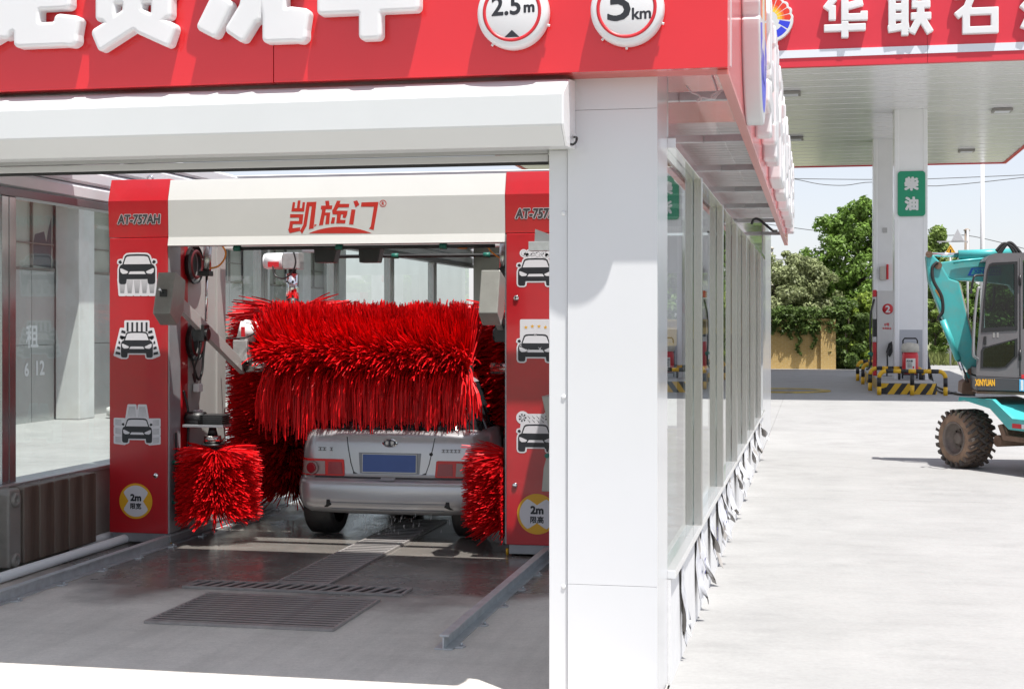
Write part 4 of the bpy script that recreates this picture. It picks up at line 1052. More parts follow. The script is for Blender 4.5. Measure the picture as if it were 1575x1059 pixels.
def grating(label, x0, x1, y0, y1, nb, bw, slant=0.0, along='x'):
    t = thing("floor_grating", label, "drain grate", ((x0 + x1) / 2, (y0 + y1) / 2, 0))
    MB().box(x0, x1, y0, y1, .0045, .0055).build("pit_shade", pit_shade_m, t)
    for a in ((x0 - .018, x1 + .018, y0 - .018, y0), (x0 - .018, x1 + .018, y1, y1 + .018), (x0 - .018, x0, y0, y1), (x1, x1 + .018, y0, y1)):
        MB().box(a[0], a[1], a[2], a[3], .005, .022).build("frame_bar", grate_m, t)
    first = None
    for i in range(nb):
        f = (i + .5) / nb
        if along == 'x':
            y = y0 + (y1 - y0) * f
            if first is None: first = MB().box(x0, x1, y - bw / 2, y + bw / 2, .0175, .022).build("bar", grate_m, t); yf = y
            else:
                c = first.copy(); COL.objects.link(c); c.parent = t; c.location = first.location + Vector((0, y - yf, 0))
        else:
            x = x0 + (x1 - x0) * f
            if first is None:
                first = MB().prism([(x - bw / 2 - slant, y0), (x + bw / 2 - slant, y0), (x + bw / 2 + slant, y1), (x - bw / 2 + slant, y1)], 'z', .016, .022).build("bar", grate_m, t); xf = x
            else:
                c = first.copy(); COL.objects.link(c); c.parent = t; c.location = first.location + Vector((x - xf, 0, 0))
grating("wide barred drain grate nearest the front of the bay", -4.11, -2.90, 8.66, 9.63, 14, .030)
grating("narrow slotted drain grate lying across the bay floor", -4.39, -2.80, 9.86, 10.09, 18, .030, .035, 'y')
grating("long narrow drain grate running back under the silver car", -3.80, -3.43, 10.13, 13.6, 40, .040)
for x, y1, lab in ((-5.775, 24, "white plastic pipe lying on the floor along the low wall"), (-5.98, 24, "white plastic pipe tucked against the foot of the low wall")):
    t = thing("water_pipe", lab, "pipe", (x, 12, 0)); ya = 5.5 if x > -5.9 else 11.2
    MB().cyl((x, ya, .045), (x, y1, .045), .038, 16).build("pipe_run", white_paint, t)
    for y in (9.62, 13.4):
        if y > ya: MB().cyl((x, y - .05, .045), (x, y + .05, .045), .046, 16).build("coupling", white_paint, t)
rad_m = mat("radiator_iron", (.115, .085, .065), .55, metal=.25, var=.35, scale=7, stretch=(1, 1, .12), bump=.35, bscale=26, dirt=(.30, .28, .25), dirt_amt=.55, dirt_scale=3)
rad_e = mat("radiator_end", (.28, .27, .25), .55, metal=.3, var=.2, scale=6, dirt=(.10, .07, .05), dirt_amt=.6)
rd = thing("radiator", "rusty brown ribbed radiator standing against the low wall", "radiator", (-5.93, 10.8, 0))
ry = [10.27 + (11.43 - 10.27) * i / 5 for i in range(6)]
for i in range(5):
    a, b = ry[i], ry[i + 1]
    P = [(a + .002, .06), (b - .002, .06), (b - .002, .625), (b - .02, .64), (a + .02, .64), (a + .002, .625)]
    MB().prism(P, 'x', -6.035, -5.885 + .004 * (i % 2)).build("rib", rad_m, rd, bevel=.018, seg=3)
MB().prism([(10.08, .05), (10.262, .05), (10.262, .58), (10.24, .64), (10.10, .64), (10.08, .60)], 'x', -6.03, -5.90).build("end_section", rad_e, rd, bevel=.022, seg=3)
for z in (.555, .10): MB().lathe([(.055, 0), (.055, .02), (.03, .025), (.02, .012), (.0005, .012)], (-5.90, 10.165, z), 'x', 22).build("boss", rad_e, rd)
# things by the near tower
ped = thing("control_pedestal", "grey control pedestal peeking out beside the white pillar in front of the red tower", "control panel", (-1.90, 11.4, 0))
MB().prism([(-2.075, .58), (-2.06, .76), (-2.0, .98), (-2.075, 1.32), (-1.75, 1.32), (-1.75, .58)], 'y', 11.30, 11.62).build("cabinet", mat("panel_grey", (.36, .35, .32), .4, metal=.2), ped, bevel=.006)
MB().box(-1.95, -1.83, 11.40, 11.52, .004, .578).build("stand", steel_grey, ped)
for z, m_ in ((.86, green_plug), (.93, black)): MB().cyl((-2.03, 11.298, z), (-2.03, 11.27, z), .018, 14).build("push_button", m_, ped)
brk = thing("camera_bracket", "galvanised angle bracket reaching out in front of the red tower top", "bracket", (-1.9, 11.1, 2.45))
MB().box(-2.125, -1.2, 11.02, 11.14, 2.435, 2.505).build("angle_bar", galv, brk, bevel=.003)
MB().prism([(-2.08, 2.506), (-1.2, 2.506), (-1.2, 2.36 + .16), (-1.86, 2.52), (-2.075, 2.60)], 'y', 11.03, 11.04).build("gusset", steel_grey, brk)

# ------------------------------------------------------------------ cars
def car(name, label, paint, plate=True, T0=None):
    """small hatchback, rear end at local y = 0, nose towards +y"""
    silver = paint
    root = thing(name, label, "car", (T0.translation if T0 else Vector((0, 0, 0))))
    base = T0
    W = .79
    def yr(z):                                              # rear profile
        pts = [(.21, .10), (.235, .03), (.30, -.03), (.42, -.04), (.49, -.03), (.515, .0), (.53, .045), (.58, .05), (.80, .065), (.89, .085), (.925, .12), (.95, .19)]
        for (a, ya), (b, yb) in zip(pts[:-1], pts[1:]):
            if z <= b: return ya + (yb - ya) * max(0, (z - a) / (b - a))
        return pts[-1][1]
    def hw(z):
        pts = [(.21, .73), (.25, .77), (.40, .79), (.60, .79), (.75, .785), (.90, .765), (.96, .745)]
        for (a, wa), (b, wb) in zip(pts[:-1], pts[1:]):
            if z <= b: return wa + (wb - wa) * max(0, (z - a) / (b - a))
        return pts[-1][1]
    def ysurf(x, z):
        f = min(1, abs(x) / hw(z)); return yr(z) + .055 * f * f + .17 * max(0, (f - .86) / .14) ** 2.0
    zs = [.215, .235, .26, .30, .36, .42, .47, .492, .505, .518, .532, .58, .66, .76, .83, .88, .905, .925, .94, .95]
    fs = [-1, -.99, -.96, -.92, -.86, -.8, -.65, -.5, -.3, -.1, .1, .3, .5, .65, .8, .86, .92, .96, .99, 1]
    V = []; F = []
    for z in zs:
        w = hw(z); row = [(f * w, ysurf(f * w, z), z) for f in fs]
        nose = 3.75 - .10 * (z - .5) ** 2 - (0 if z < .75 else (z - .75) * 1.2)
        for y in (.9, 1.8, 2.7): row.append((w * 1.005, y, z))
        for f in (.97, .8, .4, 0, -.4, -.8, -.97): row.append((f * w, nose - .3 * f * f, z))
        for y in (2.7, 1.8, .9): row.append((-w * 1.005, y, z))
        V += row
    n = len(fs) + 13
    for i in range(len(zs) - 1):
        for j in range(n): F.append((i * n + j, i * n + (j + 1) % n, (i + 1) * n + (j + 1) % n, (i + 1) * n + j))
    F.append(tuple(reversed(range(n)))); F.append(tuple((len(zs) - 1) * n + j for j in range(n)))
    mb = MB(base); mb.smooth = True; mb.add(V, F); mb.build("body", silver, root)
    # greenhouse
    mb = MB(base); mb.smooth = True
    V = []
    for z, y0, y1, w in ((.945, .17, 2.75, .705), (1.2, .36, 2.35, .63), (1.36, .50, 2.0, .58)):
        V += [(-w, y0 + .08, z), (-w * .6, y0, z), (w * .6, y0, z), (w, y0 + .08, z), (w, y1 - .1, z), (w * .6, y1, z), (-w * .6, y1, z), (-w, y1 - .1, z)]
    mb.add(V, [(i * 8 + j, i * 8 + (j + 1) % 8, i * 8 + 8 + (j + 1) % 8, i * 8 + 8 + j) for i in range(2) for j in range(8)])
    mb.build("windows", mat("car_glass", (.012, .014, .016), .06, coat=.5), root)
    mb = MB(base); mb.smooth = True; V = []
    for z, y0, y1, w in ((1.355, .47, 2.03, .585), (1.40, .55, 1.95, .55), (1.425, .7, 1.8, .45)):
        V += [(-w, y0 + .08, z), (-w * .6, y0, z), (w * .6, y0, z), (w, y0 + .08, z), (w, y1 - .1, z), (w * .6, y1, z), (-w * .6, y1, z), (-w, y1 - .1, z)]
    mb.add(V, [(i * 8 + j, i * 8 + (j + 1) % 8, i * 8 + 8 + (j + 1) % 8, i * 8 + 8 + j) for i in range(2) for j in range(8)] + [tuple(range(16, 24))])
    mb.build("roof", silver, root)
    tyre = mat("tyre", (.018, .018, .018), .6, var=.2, scale=20); alloy = mat("alloy", (.45, .46, .48), .3, metal=.8)
    for x in (-1, 1):
        for y in (.36, 3.0):
            w = thing("wheel", None, None, (base @ Vector((x * .61, y, .29))) if base else (x * .61, y, .29), parent=root)
            MB(base).lathe([(.19, -.11), (.26, -.12), (.285, -.10), (.29, 0), (.285, .10), (.26, .12), (.19, .11)], (x * .61, y, .29), 'x', 32).build("tyre", tyre, w)
            MB(base).lathe([(.19, x * .08), (.17, x * .07), (.06, x * .04), (.0005, x * .045)], (x * .61, y, .29), 'x', 24).build("rim", alloy, w)
    def patch(P, d, name, m, parent=root, nx=10):
        """quad patch (x0,x1 at each height) that hugs the rear surface, d proud of it, with a rim that closes it to the body"""
        V = []; F = []
        zt, zb = P[0][0], P[-1][0]
        k = len(P)
        for zz, xa, xb in P:
            for i in range(nx + 1):
                x = xa + (xb - xa) * i / nx; V.append((x, ysurf(x, zz) - d, zz))
        for j in range(k - 1):
            for i in range(nx): a = j * (nx + 1) + i; F.append((a, a + 1, a + nx + 2, a + nx + 1))
        o = len(V); V += [(v[0], v[1] + d + .01, v[2]) for v in V]
        edge = list(range(nx + 1)) + [j * (nx + 1) + nx for j in range(1, k)] + [(k - 1) * (nx + 1) + i for i in range(nx - 1, -1, -1)] + [j * (nx + 1) for j in range(k - 2, 0, -1)]
        for a, b in zip(edge, edge[1:] + edge[:1]): F.append((a, b, b + o, a + o))
        mb = MB(base); mb.smooth = False; mb.add(V, F); return mb.build(name, m, parent)
    dark = mat("car_dark", (.015, .015, .016), .4)
    # bumper step, lower lip and cut-outs
    patch([(.543, -.74, .74), (.528, -.77, .77)], .012, "bumper_gap", mat("gap_dark", (.05, .05, .055), .3))
    patch([(.325, -.47, .47), (.318, -.47, .47)], .006, "bumper_crease", mat("crease", (.30, .31, .33), .3, metal=.5))
    patch([(.262, -.47, .45), (.252, -.47, .45)], .012, "bumper_lip", silver)
    for s in (-1, 1):
        patch([(.345, s * .475, s * .50), (.30, s * .46, s * .505), (.275, s * .50, s * .53)], .004, "bumper_vent", dark, nx=3)
    if plate:
        hatch = mat("shut_line", (.03, .03, .032), .5)
        for s in (-1, 1):
            patch([(.885, s * .358, s * .364), (.80, s * .345, s * .351), (.66, s * .318, s * .324), (.585, s * .295, s * .301), (.568, s * .26, s * .30)], .003, "shut_line", hatch, nx=2)
        patch([(.752, -.255, .255), (.572, -.242, .242)], .006, "plate_recess", mat("plate_recess", (.22, .23, .25), .35, metal=.4))
        pl = thing("number_plate", None, None, (base @ Vector((0, .0, .69))), parent=root)
        patch([(.744, -.224, .224), (.580, -.224, .224)], .014, "plate_frame", mat("plate_frame", (.45, .45, .43), .35, metal=.5), pl)
        patch([(.737, -.217, .217), (.588, -.217, .217)], .018, "plate_face", mat("plate_blue", (.06, .12, .36), .45, var=.08, scale=4), pl)
        patch([(.540, -.062, .055), (.518, -.06, .053)], .020, "bumper_reflector", mat("reflector", (.42, .42, .43), .3), nx=4)
        # emblem
        e = thing("badge", None, None, (base @ Vector((0, .06, .82))), parent=root)
        yb_ = ysurf(0, .835)
        MB(base).mesh([(.062 * math.cos(t), yb_ - .008, .838 + .038 * math.sin(t)) for t in [2 * math.pi * i / 28 for i in range(28)]] + [(.052 * math.cos(t), yb_ - .014, .838 + .030 * math.sin(t)) for t in [2 * math.pi * i / 28 for i in range(28)]],
                      [(i, (i + 1) % 28, 28 + (i + 1) % 28, 28 + i) for i in range(28)]).build("badge_rim", chrome, e)
        MB(base).mesh([(.054 * math.cos(t), yb_ - .012, .838 + .032 * math.sin(t)) for t in [2 * math.pi * i / 28 for i in range(28)]], [tuple(range(28))]).build("badge_field", mat("badge_navy", (.01, .01, .03), .3), e)
        q = MB(base)
        for sx in (-1, 1):
            for zz in (.824, .836, .848): q.box(*sorted((sx * .010, sx * .034)), yb_ - .0165, yb_ - .0125, zz, zz + .003)
        q.build("badge_wings", chrome, e)
        def marks(x, z, ws, h):                               # small chrome marks, too blurred to read
            q2 = MB(base); xx = x
            for w_ in ws:
                if w_ > 0:
                    for zz in (z - h / 2, z + h / 2 - .006): q2.box(xx, xx + w_, ysurf(xx, z) - .007, ysurf(xx, z) - .001, zz, zz + .006)
                    q2.box(xx + w_ * .4, xx + w_ * .4 + .006, ysurf(xx, z) - .0072, ysurf(xx, z) - .0008, z - h / 2, z + h / 2)
                xx += abs(w_) + .006
            q2.build("badge_mark", mat("badge_chrome", (.16, .16, .165), .3, metal=.5), root)
        marks(-.60, .775, (.03, .03, -.02, .026), .030); marks(.42, .775, (.026, .026, .026, .026, .02), .028)
        MB(base).lathe([(.0005, -.008), (.010, -.008), (.014, -.004), (.015, 0)], (.335, ysurf(.335, .745) - .001, .745), 'y', 16).build("boot_lock", dark, root)
    clear_l = mat("lamp_clear", (.36, .26, .25), .2, coat=.15); pink_l = mat("lamp_pink", (.34, .02, .03), .2, coat=.15)
    brt = mat("lamp_red_edge", (.70, .012, .012), .25)
    for s in (-1, 1):
        tl = thing("tail_light", None, None, (base @ Vector((s * .6, .1, .6))), parent=root)
        patch([(.690, s * .765, s * .390), (.683, s * .770, s * .378), (.552, s * .784, s * .370), (.545, s * .784, s * .378)], .006, "housing", brt, tl, 14)
        patch([(.664, s * .508, s * .398), (.560, s * .512, s * .386)], .010, "lens", pink_l, tl, 6)
        patch([(.670, s * .748, s * .540), (.556, s * .764, s * .535)], .010, "lens", clear_l, tl, 8)
        xr = s * .648; yq = ysurf(xr, .61)
        nrm = Vector((s * .35, -1, 0)).normalized()
        c_ = Vector((xr, yq - .012, .610))
        MB(base).cyl(c_ + nrm * .0, c_ + nrm * .014, .062, 28, .056).build("lens_ring", clear_l, tl)
        MB(base).cyl(c_ + nrm * .0145, c_ + nrm * .020, .047, 28, .036).build("round_lens", pink_l, tl)
    return root
silver = mat("silver_paint", (.50, .505, .52), .30, metal=.55, coat=.4, var=.03, scale=2)
car("silver_car", "silver hatchback with a blue number plate under the red brushes", silver, True, Matrix.Translation((-3.615, CYR, .006)) @ Matrix.Diagonal((1.10, 1, 1, 1)))
# water running off the bumper
rw = random.Random(9); mb = MB()
for i in range(70):
    x = -3.615 + rw.gauss(0, .22); z1 = rw.uniform(.05, .22); l = rw.uniform(.012, .05)
    mb.cyl((x, CYR + rw.uniform(-.01, .03), z1), (x + rw.uniform(-.002, .002), CYR + .02, z1 + l), .0016, 5, .0008)
mb.build("water_drips", mat("drip_water", (.75, .75, .76), .1, spec=.8), label="thin drips of water falling from the rear bumper", cat="water drips", kind="stuff", fixn=False)

# ------------------------------------------------------------------ old factory beside the bay
fac = thing("factory_building", "old grey factory with white columns and broken windows beyond the glazed side of the bay", "building", (-15, 28, 0))
f_grey = mat("factory_panel", (.36, .37, .355), .75, var=.12, scale=1.2, dirt=(.22, .22, .21), dirt_amt=.6, dirt_scale=.9)
f_white = mat("factory_white", (.60, .61, .60), .7, var=.06, scale=1.5, dirt=(.40, .38, .33), dirt_amt=.5, dirt_scale=1.2)
f_cream = mat("factory_cream", (.62, .60, .53), .7, var=.06)
f_pane = mat("dusty_pane", (.33, .34, .30), .30, var=.15, scale=2, coat=.2)
f_hole_shade = mat("broken_shade", (.045, .055, .065), .5)  # flat dark patch painted for the shade inside a broken pane
f_frame = mat("window_frame", (.16, .14, .12), .6)
chalk = mat("chalk", (.62, .63, .64), .8)
cols = [10.3, 13.5, 16.7, 19.9, 23.1, 26.3, 29.5, 32.7, 35.9, 39.1, 42.3]
for i, y in enumerate(cols):
    MB().box(-14.4, -13.9, y, y + .62, .002, 4.25).build("column", f_white, fac, bevel=.02)
    if i < len(cols) - 1:
        a, b = y + .625, cols[i + 1] - .005; n = 3; w = (b - a) / n
        for k in range(n):
            q0, q1 = a + k * w, a + (k + 1) * w
            MB().box(-14.6, -14.42, q0 + .01, q1 - .01, .002, 1.45).build("wall_panel", f_grey, fac)
            MB().box(-14.6, -14.415, q0 + .01, q1 - .01, 1.46, 2.86).build("wall_panel", f_grey, fac)
            wd = thing("window", None, None, (-14.4, (q0 + q1) / 2, 2.9), parent=fac)
            MB().box(-14.46, -14.40, q0, q1, 2.865, 2.91).box(-14.46, -14.40, q0, q0 + .03, 2.911, 4.2).build("frame", f_frame, wd)
            MB().box(-14.46, -14.455, q0 + .031, q1, 2.911, 4.2).build("pane", f_pane, wd)
            MB().box(-14.452, -14.41, q0 + .031, q1, 3.36, 3.385).build("glazing_bar", f_frame, wd)
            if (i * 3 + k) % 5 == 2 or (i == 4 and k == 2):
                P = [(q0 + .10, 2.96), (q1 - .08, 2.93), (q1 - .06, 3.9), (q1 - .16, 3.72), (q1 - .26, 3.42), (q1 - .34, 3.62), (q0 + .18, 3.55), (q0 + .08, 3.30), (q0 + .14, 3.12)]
                MB().add([(-14.449, p, z) for p, z in P], [tuple(range(len(P)))]).build("broken_shade_patch", f_hole_shade, wd)
MB().box(-15.2, -13.75, 9.5, 45, 4.255, 4.75).build("eave_beam", f_cream, fac, bevel=.02)
MB().box(-15.2, -13.3, 9.5, 45, 4.76, 4.9).build("roof_edge", f_cream, fac)
MB().box(-22, -14.65, 9.5, 45, .002, 4.25).build("hall", f_grey, fac)
mb = MB()
for s_, y, z, h in (("\u79df", 25.45, 1.62, .42), ("12", 25.75, 1.02, .26), ("6", 25.25, 1.0, .24)):
    text(mb, s_, frameT((-14.412, y, z), (0, 1, 0), (0, 0, 1)), h=h, bold=.012, n=5)
mb.build("chalk_writing", chalk, fac, fixn=False)
bagm = mat("white_bag", (.70, .70, .68), .5)
q = MB(); q.smooth = True
V = []; rb = random.Random(4)
for i in range(7):
    for j in range(14):
        th = math.pi * i / 6; ph = 2 * math.pi * j / 14; r = 1 + rb.uniform(-.12, .12)
        V.append((-13.3 + .38 * r * math.sin(th) * math.cos(ph), 27.0 + .30 * r * math.sin(th) * math.sin(ph), .13 + .14 * r * math.cos(th)))
q.add(V, [(i * 14 + j, i * 14 + (j + 1) % 14, i * 14 + 14 + (j + 1) % 14, i * 14 + 14 + j) for i in range(6) for j in range(14)])
q.build("rubble_sack", bagm, label="white sack slumped on the ground at the foot of a factory column", cat="sack")

# ------------------------------------------------------------------ fuel station canopy
CY0, CY1, CXA, CXB, CZ = 34.6, 57.2, -11.0, 6.95, 7.73
can = thing("station_canopy", "wide fuel station canopy with red fascia white characters and a slatted white ceiling", "canopy", (-2, 46, 0))
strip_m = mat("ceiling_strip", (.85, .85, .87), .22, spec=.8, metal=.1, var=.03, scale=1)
trim_w = mat("canopy_white", (.70, .72, .78), .4)
# fascia : red band, white band, red band
def band(z0, z1, d, m, nm):
    for x0, x1 in ((CXA, -6.5), (-6.5, -2.0), (-2.0, 2.5), (2.5, CXB)):
        MB().box(x0 + .004, x1 - .004, CY0 - d, CY0 + .12, z0, z1).build(nm, m, can)
band(CZ, CZ + .205, .03, red_canopy, "fascia_band"); band(CZ + .207, CZ + .385, .05, trim_w, "fascia_band"); band(CZ + .387, CZ + 1.75, 0, red_canopy, "fascia_panel")
MB().box(CXB - .12, CXB, CY0 + .125, CY1, CZ, CZ + 1.75).build("fascia_panel", red_canopy, can)
MB().box(CXA, CXB, CY1 + .002, CY1 + .12, CZ, CZ + 1.75).build("fascia_panel", red_canopy, can)
MB().box(CXA, CXA + .12, CY0 + .125, CY1, CZ, CZ + 1.75).build("fascia_panel", red_canopy, can)
MB().box(CXA + .13, CXB - .13, CY0 + .13, CY1 - .01, CZ + 1.2, CZ + 1.3).build("roof_deck", steel_grey, can)
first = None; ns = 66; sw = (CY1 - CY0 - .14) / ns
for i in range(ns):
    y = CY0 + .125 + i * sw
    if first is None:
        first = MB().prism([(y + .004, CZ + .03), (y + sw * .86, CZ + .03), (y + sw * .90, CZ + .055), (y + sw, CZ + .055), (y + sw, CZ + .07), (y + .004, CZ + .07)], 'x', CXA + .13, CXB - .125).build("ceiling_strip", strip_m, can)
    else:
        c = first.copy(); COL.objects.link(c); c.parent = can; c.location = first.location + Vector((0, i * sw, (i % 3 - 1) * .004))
for x, y in ((5.08, 42.72), (5.09, 52.6), (-.6, 38.5), (-.6, 48.0), (-6.0, 42.7), (-6, 52.6)):
    lt = thing("ceiling_light", None, None, (x, y, CZ), parent=can)
    MB().box(x - .26, x + .26, y - .26, y + .26, CZ - .05, CZ + .02).build("housing", mat("lamp_rim", (.26, .25, .24), .5), lt)
    MB().box(x - .20, x + .20, y - .20, y + .20, CZ - .056, CZ - .051).build("diffuser", trim_w, lt)
for key, x in (('hua', .215), ('lian', 1.63), ('shi', 3.07), ('you', 4.50)):
    raised("letter", key, x, 8.34, .93, .93, CY0, .16, .088, can, .02, .02)
shell_logo(facing((-1.0, CY0 - .0, 8.84)), .50, .16, can)
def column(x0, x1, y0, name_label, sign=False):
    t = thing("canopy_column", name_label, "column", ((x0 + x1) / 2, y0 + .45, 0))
    MB().box(x0 + .05, x1 - .05, y0, y0 + .9, .003, CZ + .2).build("casing", mat("column_white_lifted", (.80, .81, .83), .25, coat=.3, var=.02), t, bevel=.01)  # whiter copy of white_panel, lightened to lift the shade under the canopy
    for x in (x0, x1 - .13): MB().box(x, x + .13, y0 - .012, y0 + .912, .003, CZ + .2).build("corner_trim", mat("column_white_lifted", (.80, .81, .83), .25, coat=.3, var=.02), t, bevel=.03, seg=3)
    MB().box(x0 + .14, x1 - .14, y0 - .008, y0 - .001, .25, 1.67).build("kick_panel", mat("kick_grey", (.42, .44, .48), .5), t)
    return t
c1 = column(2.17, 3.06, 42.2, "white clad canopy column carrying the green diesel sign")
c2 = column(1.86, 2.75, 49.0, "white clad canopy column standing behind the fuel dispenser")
a = atY(1380.5, 333, 42.19); b = atY(1423, 263, 42.19)
gs = thing("fuel_sign", "green rounded sign with two white characters on the front column", "sign", ((a.x + b.x) / 2, 42.19, a.z))
w_, h_ = b.x - a.x, b.z - a.z
lp = [[(cx + .09 * math.cos(t), cz + .09 * math.sin(t)) for cx, cz, q0 in ((w_ - .09, h_ - .09, 0), (.09, h_ - .09, 90), (.09, .09, 180), (w_ - .09, .09, 270)) for t in [R(q0 + 15 * k) for k in range(7)]]]
solid("sign_board", lp, .05, .012, facing((a.x, 42.155, a.z)), mat("sign_green", (.0, .27, .14), .35), gs)
mb = MB()
text(mb, "\u67f4", facing(((a.x + b.x) / 2, 42.118, a.z + h_ * .72)), h=.34, bold=.022, n=12); text(mb, "\u6cb9", facing(((a.x + b.x) / 2, 42.118, a.z + h_ * .28)), h=.34, bold=.022, n=12)
mb.build("characters", letter_white, gs, fixn=False)
# islands, guard hoops
hazard = bpy.data.materials.new("hazard_stripes"); hazard.use_nodes = True
N_ = hazard.node_tree.nodes; L_ = hazard.node_tree.links; ge = N_.new("ShaderNodeNewGeometry"); dt = N_.new("ShaderNodeVectorMath"); dt.operation = 'DOT_PRODUCT'
dt.inputs[1].default_value = (3.1, 3.1, -2.2); L_.new(ge.outputs["Position"], dt.inputs[0])
fr = N_.new("ShaderNodeMath"); fr.operation = 'FRACT'; L_.new(dt.outputs["Value"], fr.inputs[0]); gt = N_.new("ShaderNodeMath"); gt.operation = 'GREATER_THAN'; gt.inputs[1].default_value = .52
L_.new(fr.outputs[0], gt.inputs[0]); mx = N_.new("ShaderNodeMix"); mx.data_type = 'RGBA'; mx.inputs["A"].default_value = (.70, .42, .02, 1); mx.inputs["B"].default_value = (.02, .02, .022, 1)
L_.new(gt.outputs[0], mx.inputs["Factor"]); L_.new(mx.outputs["Result"], N_["Principled BSDF"].inputs["Base Color"]); N_["Principled BSDF"].inputs["Roughness"].default_value = .45
isl_top = mat("island_top", (.40, .40, .39), .7)
def island(x0, x1, y0, y1, label):
    t = thing("pump_island", label, "kerb island", ((x0 + x1) / 2, y0, 0))
    r = .35
    P = [(x0, y0 + r * .3), (x0 + r * .4, y0), (x1 - r * .4, y0), (x1, y0 + r * .3), (x1, y1), (x0, y1)]
    MB().prism(P, 'z', .003, .285).build("striped_kerb", hazard, t)
    MB().prism([(x + (.01 if x < (x0 + x1) / 2 else -.01), y) for x, y in P], 'z', .2855, .305).build("top_slab", isl_top, t)
island(1.70, 3.12, 39.75, 45.9, "hazard striped island under the front column with the red extinguisher")
island(1.60, 3.0, 46.6, 52.5, "hazard striped island under the rear column")
yel = mat("hoop_yellow", (.72, .42, .015), .4); blk = mat("hoop_black", (.018, .018, .02), .4)
def hoop(x0, x1, y, h, mid, label):
    t = thing("guard_hoop", label, "barrier", ((x0 + x1) / 2, y, 0), "yellow and black guard hoops of the islands")
    r = .055; c = .17
    path = [(x0, 0.004)] + [(x0, z) for z in (.22, h - c)] + [(x0 + c - c * math.cos(a_), h - c + c * math.sin(a_)) for a_ in (.4, .8, 1.2, 1.57)]
    n = 7
    for i in range(1, n): path.append((x0 + c + (x1 - x0 - 2 * c) * i / n, h))
    path += [(x1 - c + c * math.sin(a_), h - c + c * math.cos(a_)) for a_ in (0, .4, .8, 1.2, 1.57)] + [(x1, .22), (x1, .004)]
    groups = [(0, 1, 0), (1, 2, 1), (2, 6, 0)] + [(6 + i, 7 + i, (i + 1) % 2) for i in range(n)] + [(13, 17, 0), (17, 18, 1), (18, 19, 0)]
    for i0, i1, k in groups:
        MB().tube([(p[0], y, p[1]) for p in path[i0:i1 + 1]], r, 12).build("tube_section", blk if k else yel, t)
    if mid:
        xm = (x0 + x1) / 2; MB().tube([(xm, y, .004), (xm, y, .26)], r, 12).build("post_section", yel, t); MB().tube([(xm, y, .26), (xm, y, h - .05)], r, 12).build("post_section", blk, t)
hoop(1.64, 3.29, 39.3, .62, True, "yellow and black guard hoop in front of the extinguisher")
hoop(1.50, 2.9, 41.7, .62, False, "second guard hoop counted from the front, half hidden by the front column")
hoop(1.44, 2.9, 45.95, .62, False, "guard hoop between the two islands below the dispenser")
hoop(1.36, 2.8, 48.6, .62, False, "farthest guard hoop, rising behind the others near the creeper")
# dispenser
dsp = thing("fuel_dispenser", "white fuel dispenser with a red number 2 and red side stripes behind the front column", "fuel pump", (2.15, 45, .3))
MB().box(1.80, 2.75, 44.6, 45.2, .31, 2.80).build("cabinet", mat("disp_white", (.62, .61, .60), .4), dsp, bevel=.02)
for z0, z1, m_ in ((2.62, 2.82, red_p), (1.98, 2.6, mat("disp_white")), (1.45, 1.97, black), (1.30, 1.44, mat("disp_white")), (.31, 1.29, red_p)):
    MB().box(1.69, 1.79, 44.62, 45.18, z0, z1).build("side_band", m_, dsp, bevel=.01)
p = atY(1365.5, 475, 44.59)
MB().lathe([(.0005, -.004), (.155, -.004), (.155, 0)], (p.x, 44.598, p.z), 'y', 36).build("number_disc", red_p, dsp)
mb = MB(); text(mb, "2", facing((p.x, 44.59, p.z)), h=.19, bold=.010); mb.build("number", letter_white, dsp, fixn=False)
mb = MB(); p2 = atY(1364, 499, 44.59); text(mb, "0\u53f7", facing((p2.x, 44.595, p2.z)), h=.09, bold=.003); text(mb, "\u8f66\u7528\u67f4\u6cb9", facing((p2.x, 44.595, p2.z - .11)), h=.06, bold=.002)
mb.build("grade_text", red_p, dsp, fixn=False)
cable("fuel_hose", [(1.72, 44.55, 2.55), (1.62, 44.5, 2.1), (1.60, 44.5, 1.4), (1.62, 44.5, .8), (1.58, 44.5, .55), (1.5, 44.4, .5)], .028, black, None, None, parent=dsp)
cable("fuel_hose", [(2.24, 44.5, 1.20), (2.10, 44.4, 1.05), (2.08, 44.3, .6), (2.06, 44.2, .32)], .025, black, None, None, parent=dsp)
MB().prism([(2.05, 1.0), (2.12, 1.25), (2.22, 1.32), (2.26, 1.05), (2.16, .85)], 'y', 44.45, 44.56).build("nozzle", rubber, dsp, bevel=.02)
MB().prism([(1.52, .95), (1.60, 1.02), (1.70, .98), (1.66, .86)], 'y', 44.45, 44.56).build("nozzle", green_plug, dsp, bevel=.02)
p = atY(1359.5, 419, 48.97)
pb = thing("panel_box", "small grey box with a red edge on the rear canopy column", "box", (p.x, 48.97, p.z - .25))
MB().box(p.x - .13, p.x + .07, 48.85, 48.985, p.z - .25, p.z + .20).build("case", mat("box_beige", (.50, .47, .43), .4), pb, bevel=.03)
MB().box(p.x + .075, p.x + .14, 48.84, 48.985, p.z - .22, p.z + .26).build("red_edge", red_p, pb, bevel=.01)
p = atY(1361, 354, 48.97)
MB().box(p.x - .07, p.x + .07, 48.975, 48.985, p.z - .08, p.z + .08).build("notice_plate", mat("plate_pale", (.45, .45, .45), .5), label="small square plate fixed high on the rear canopy column", cat="plate")
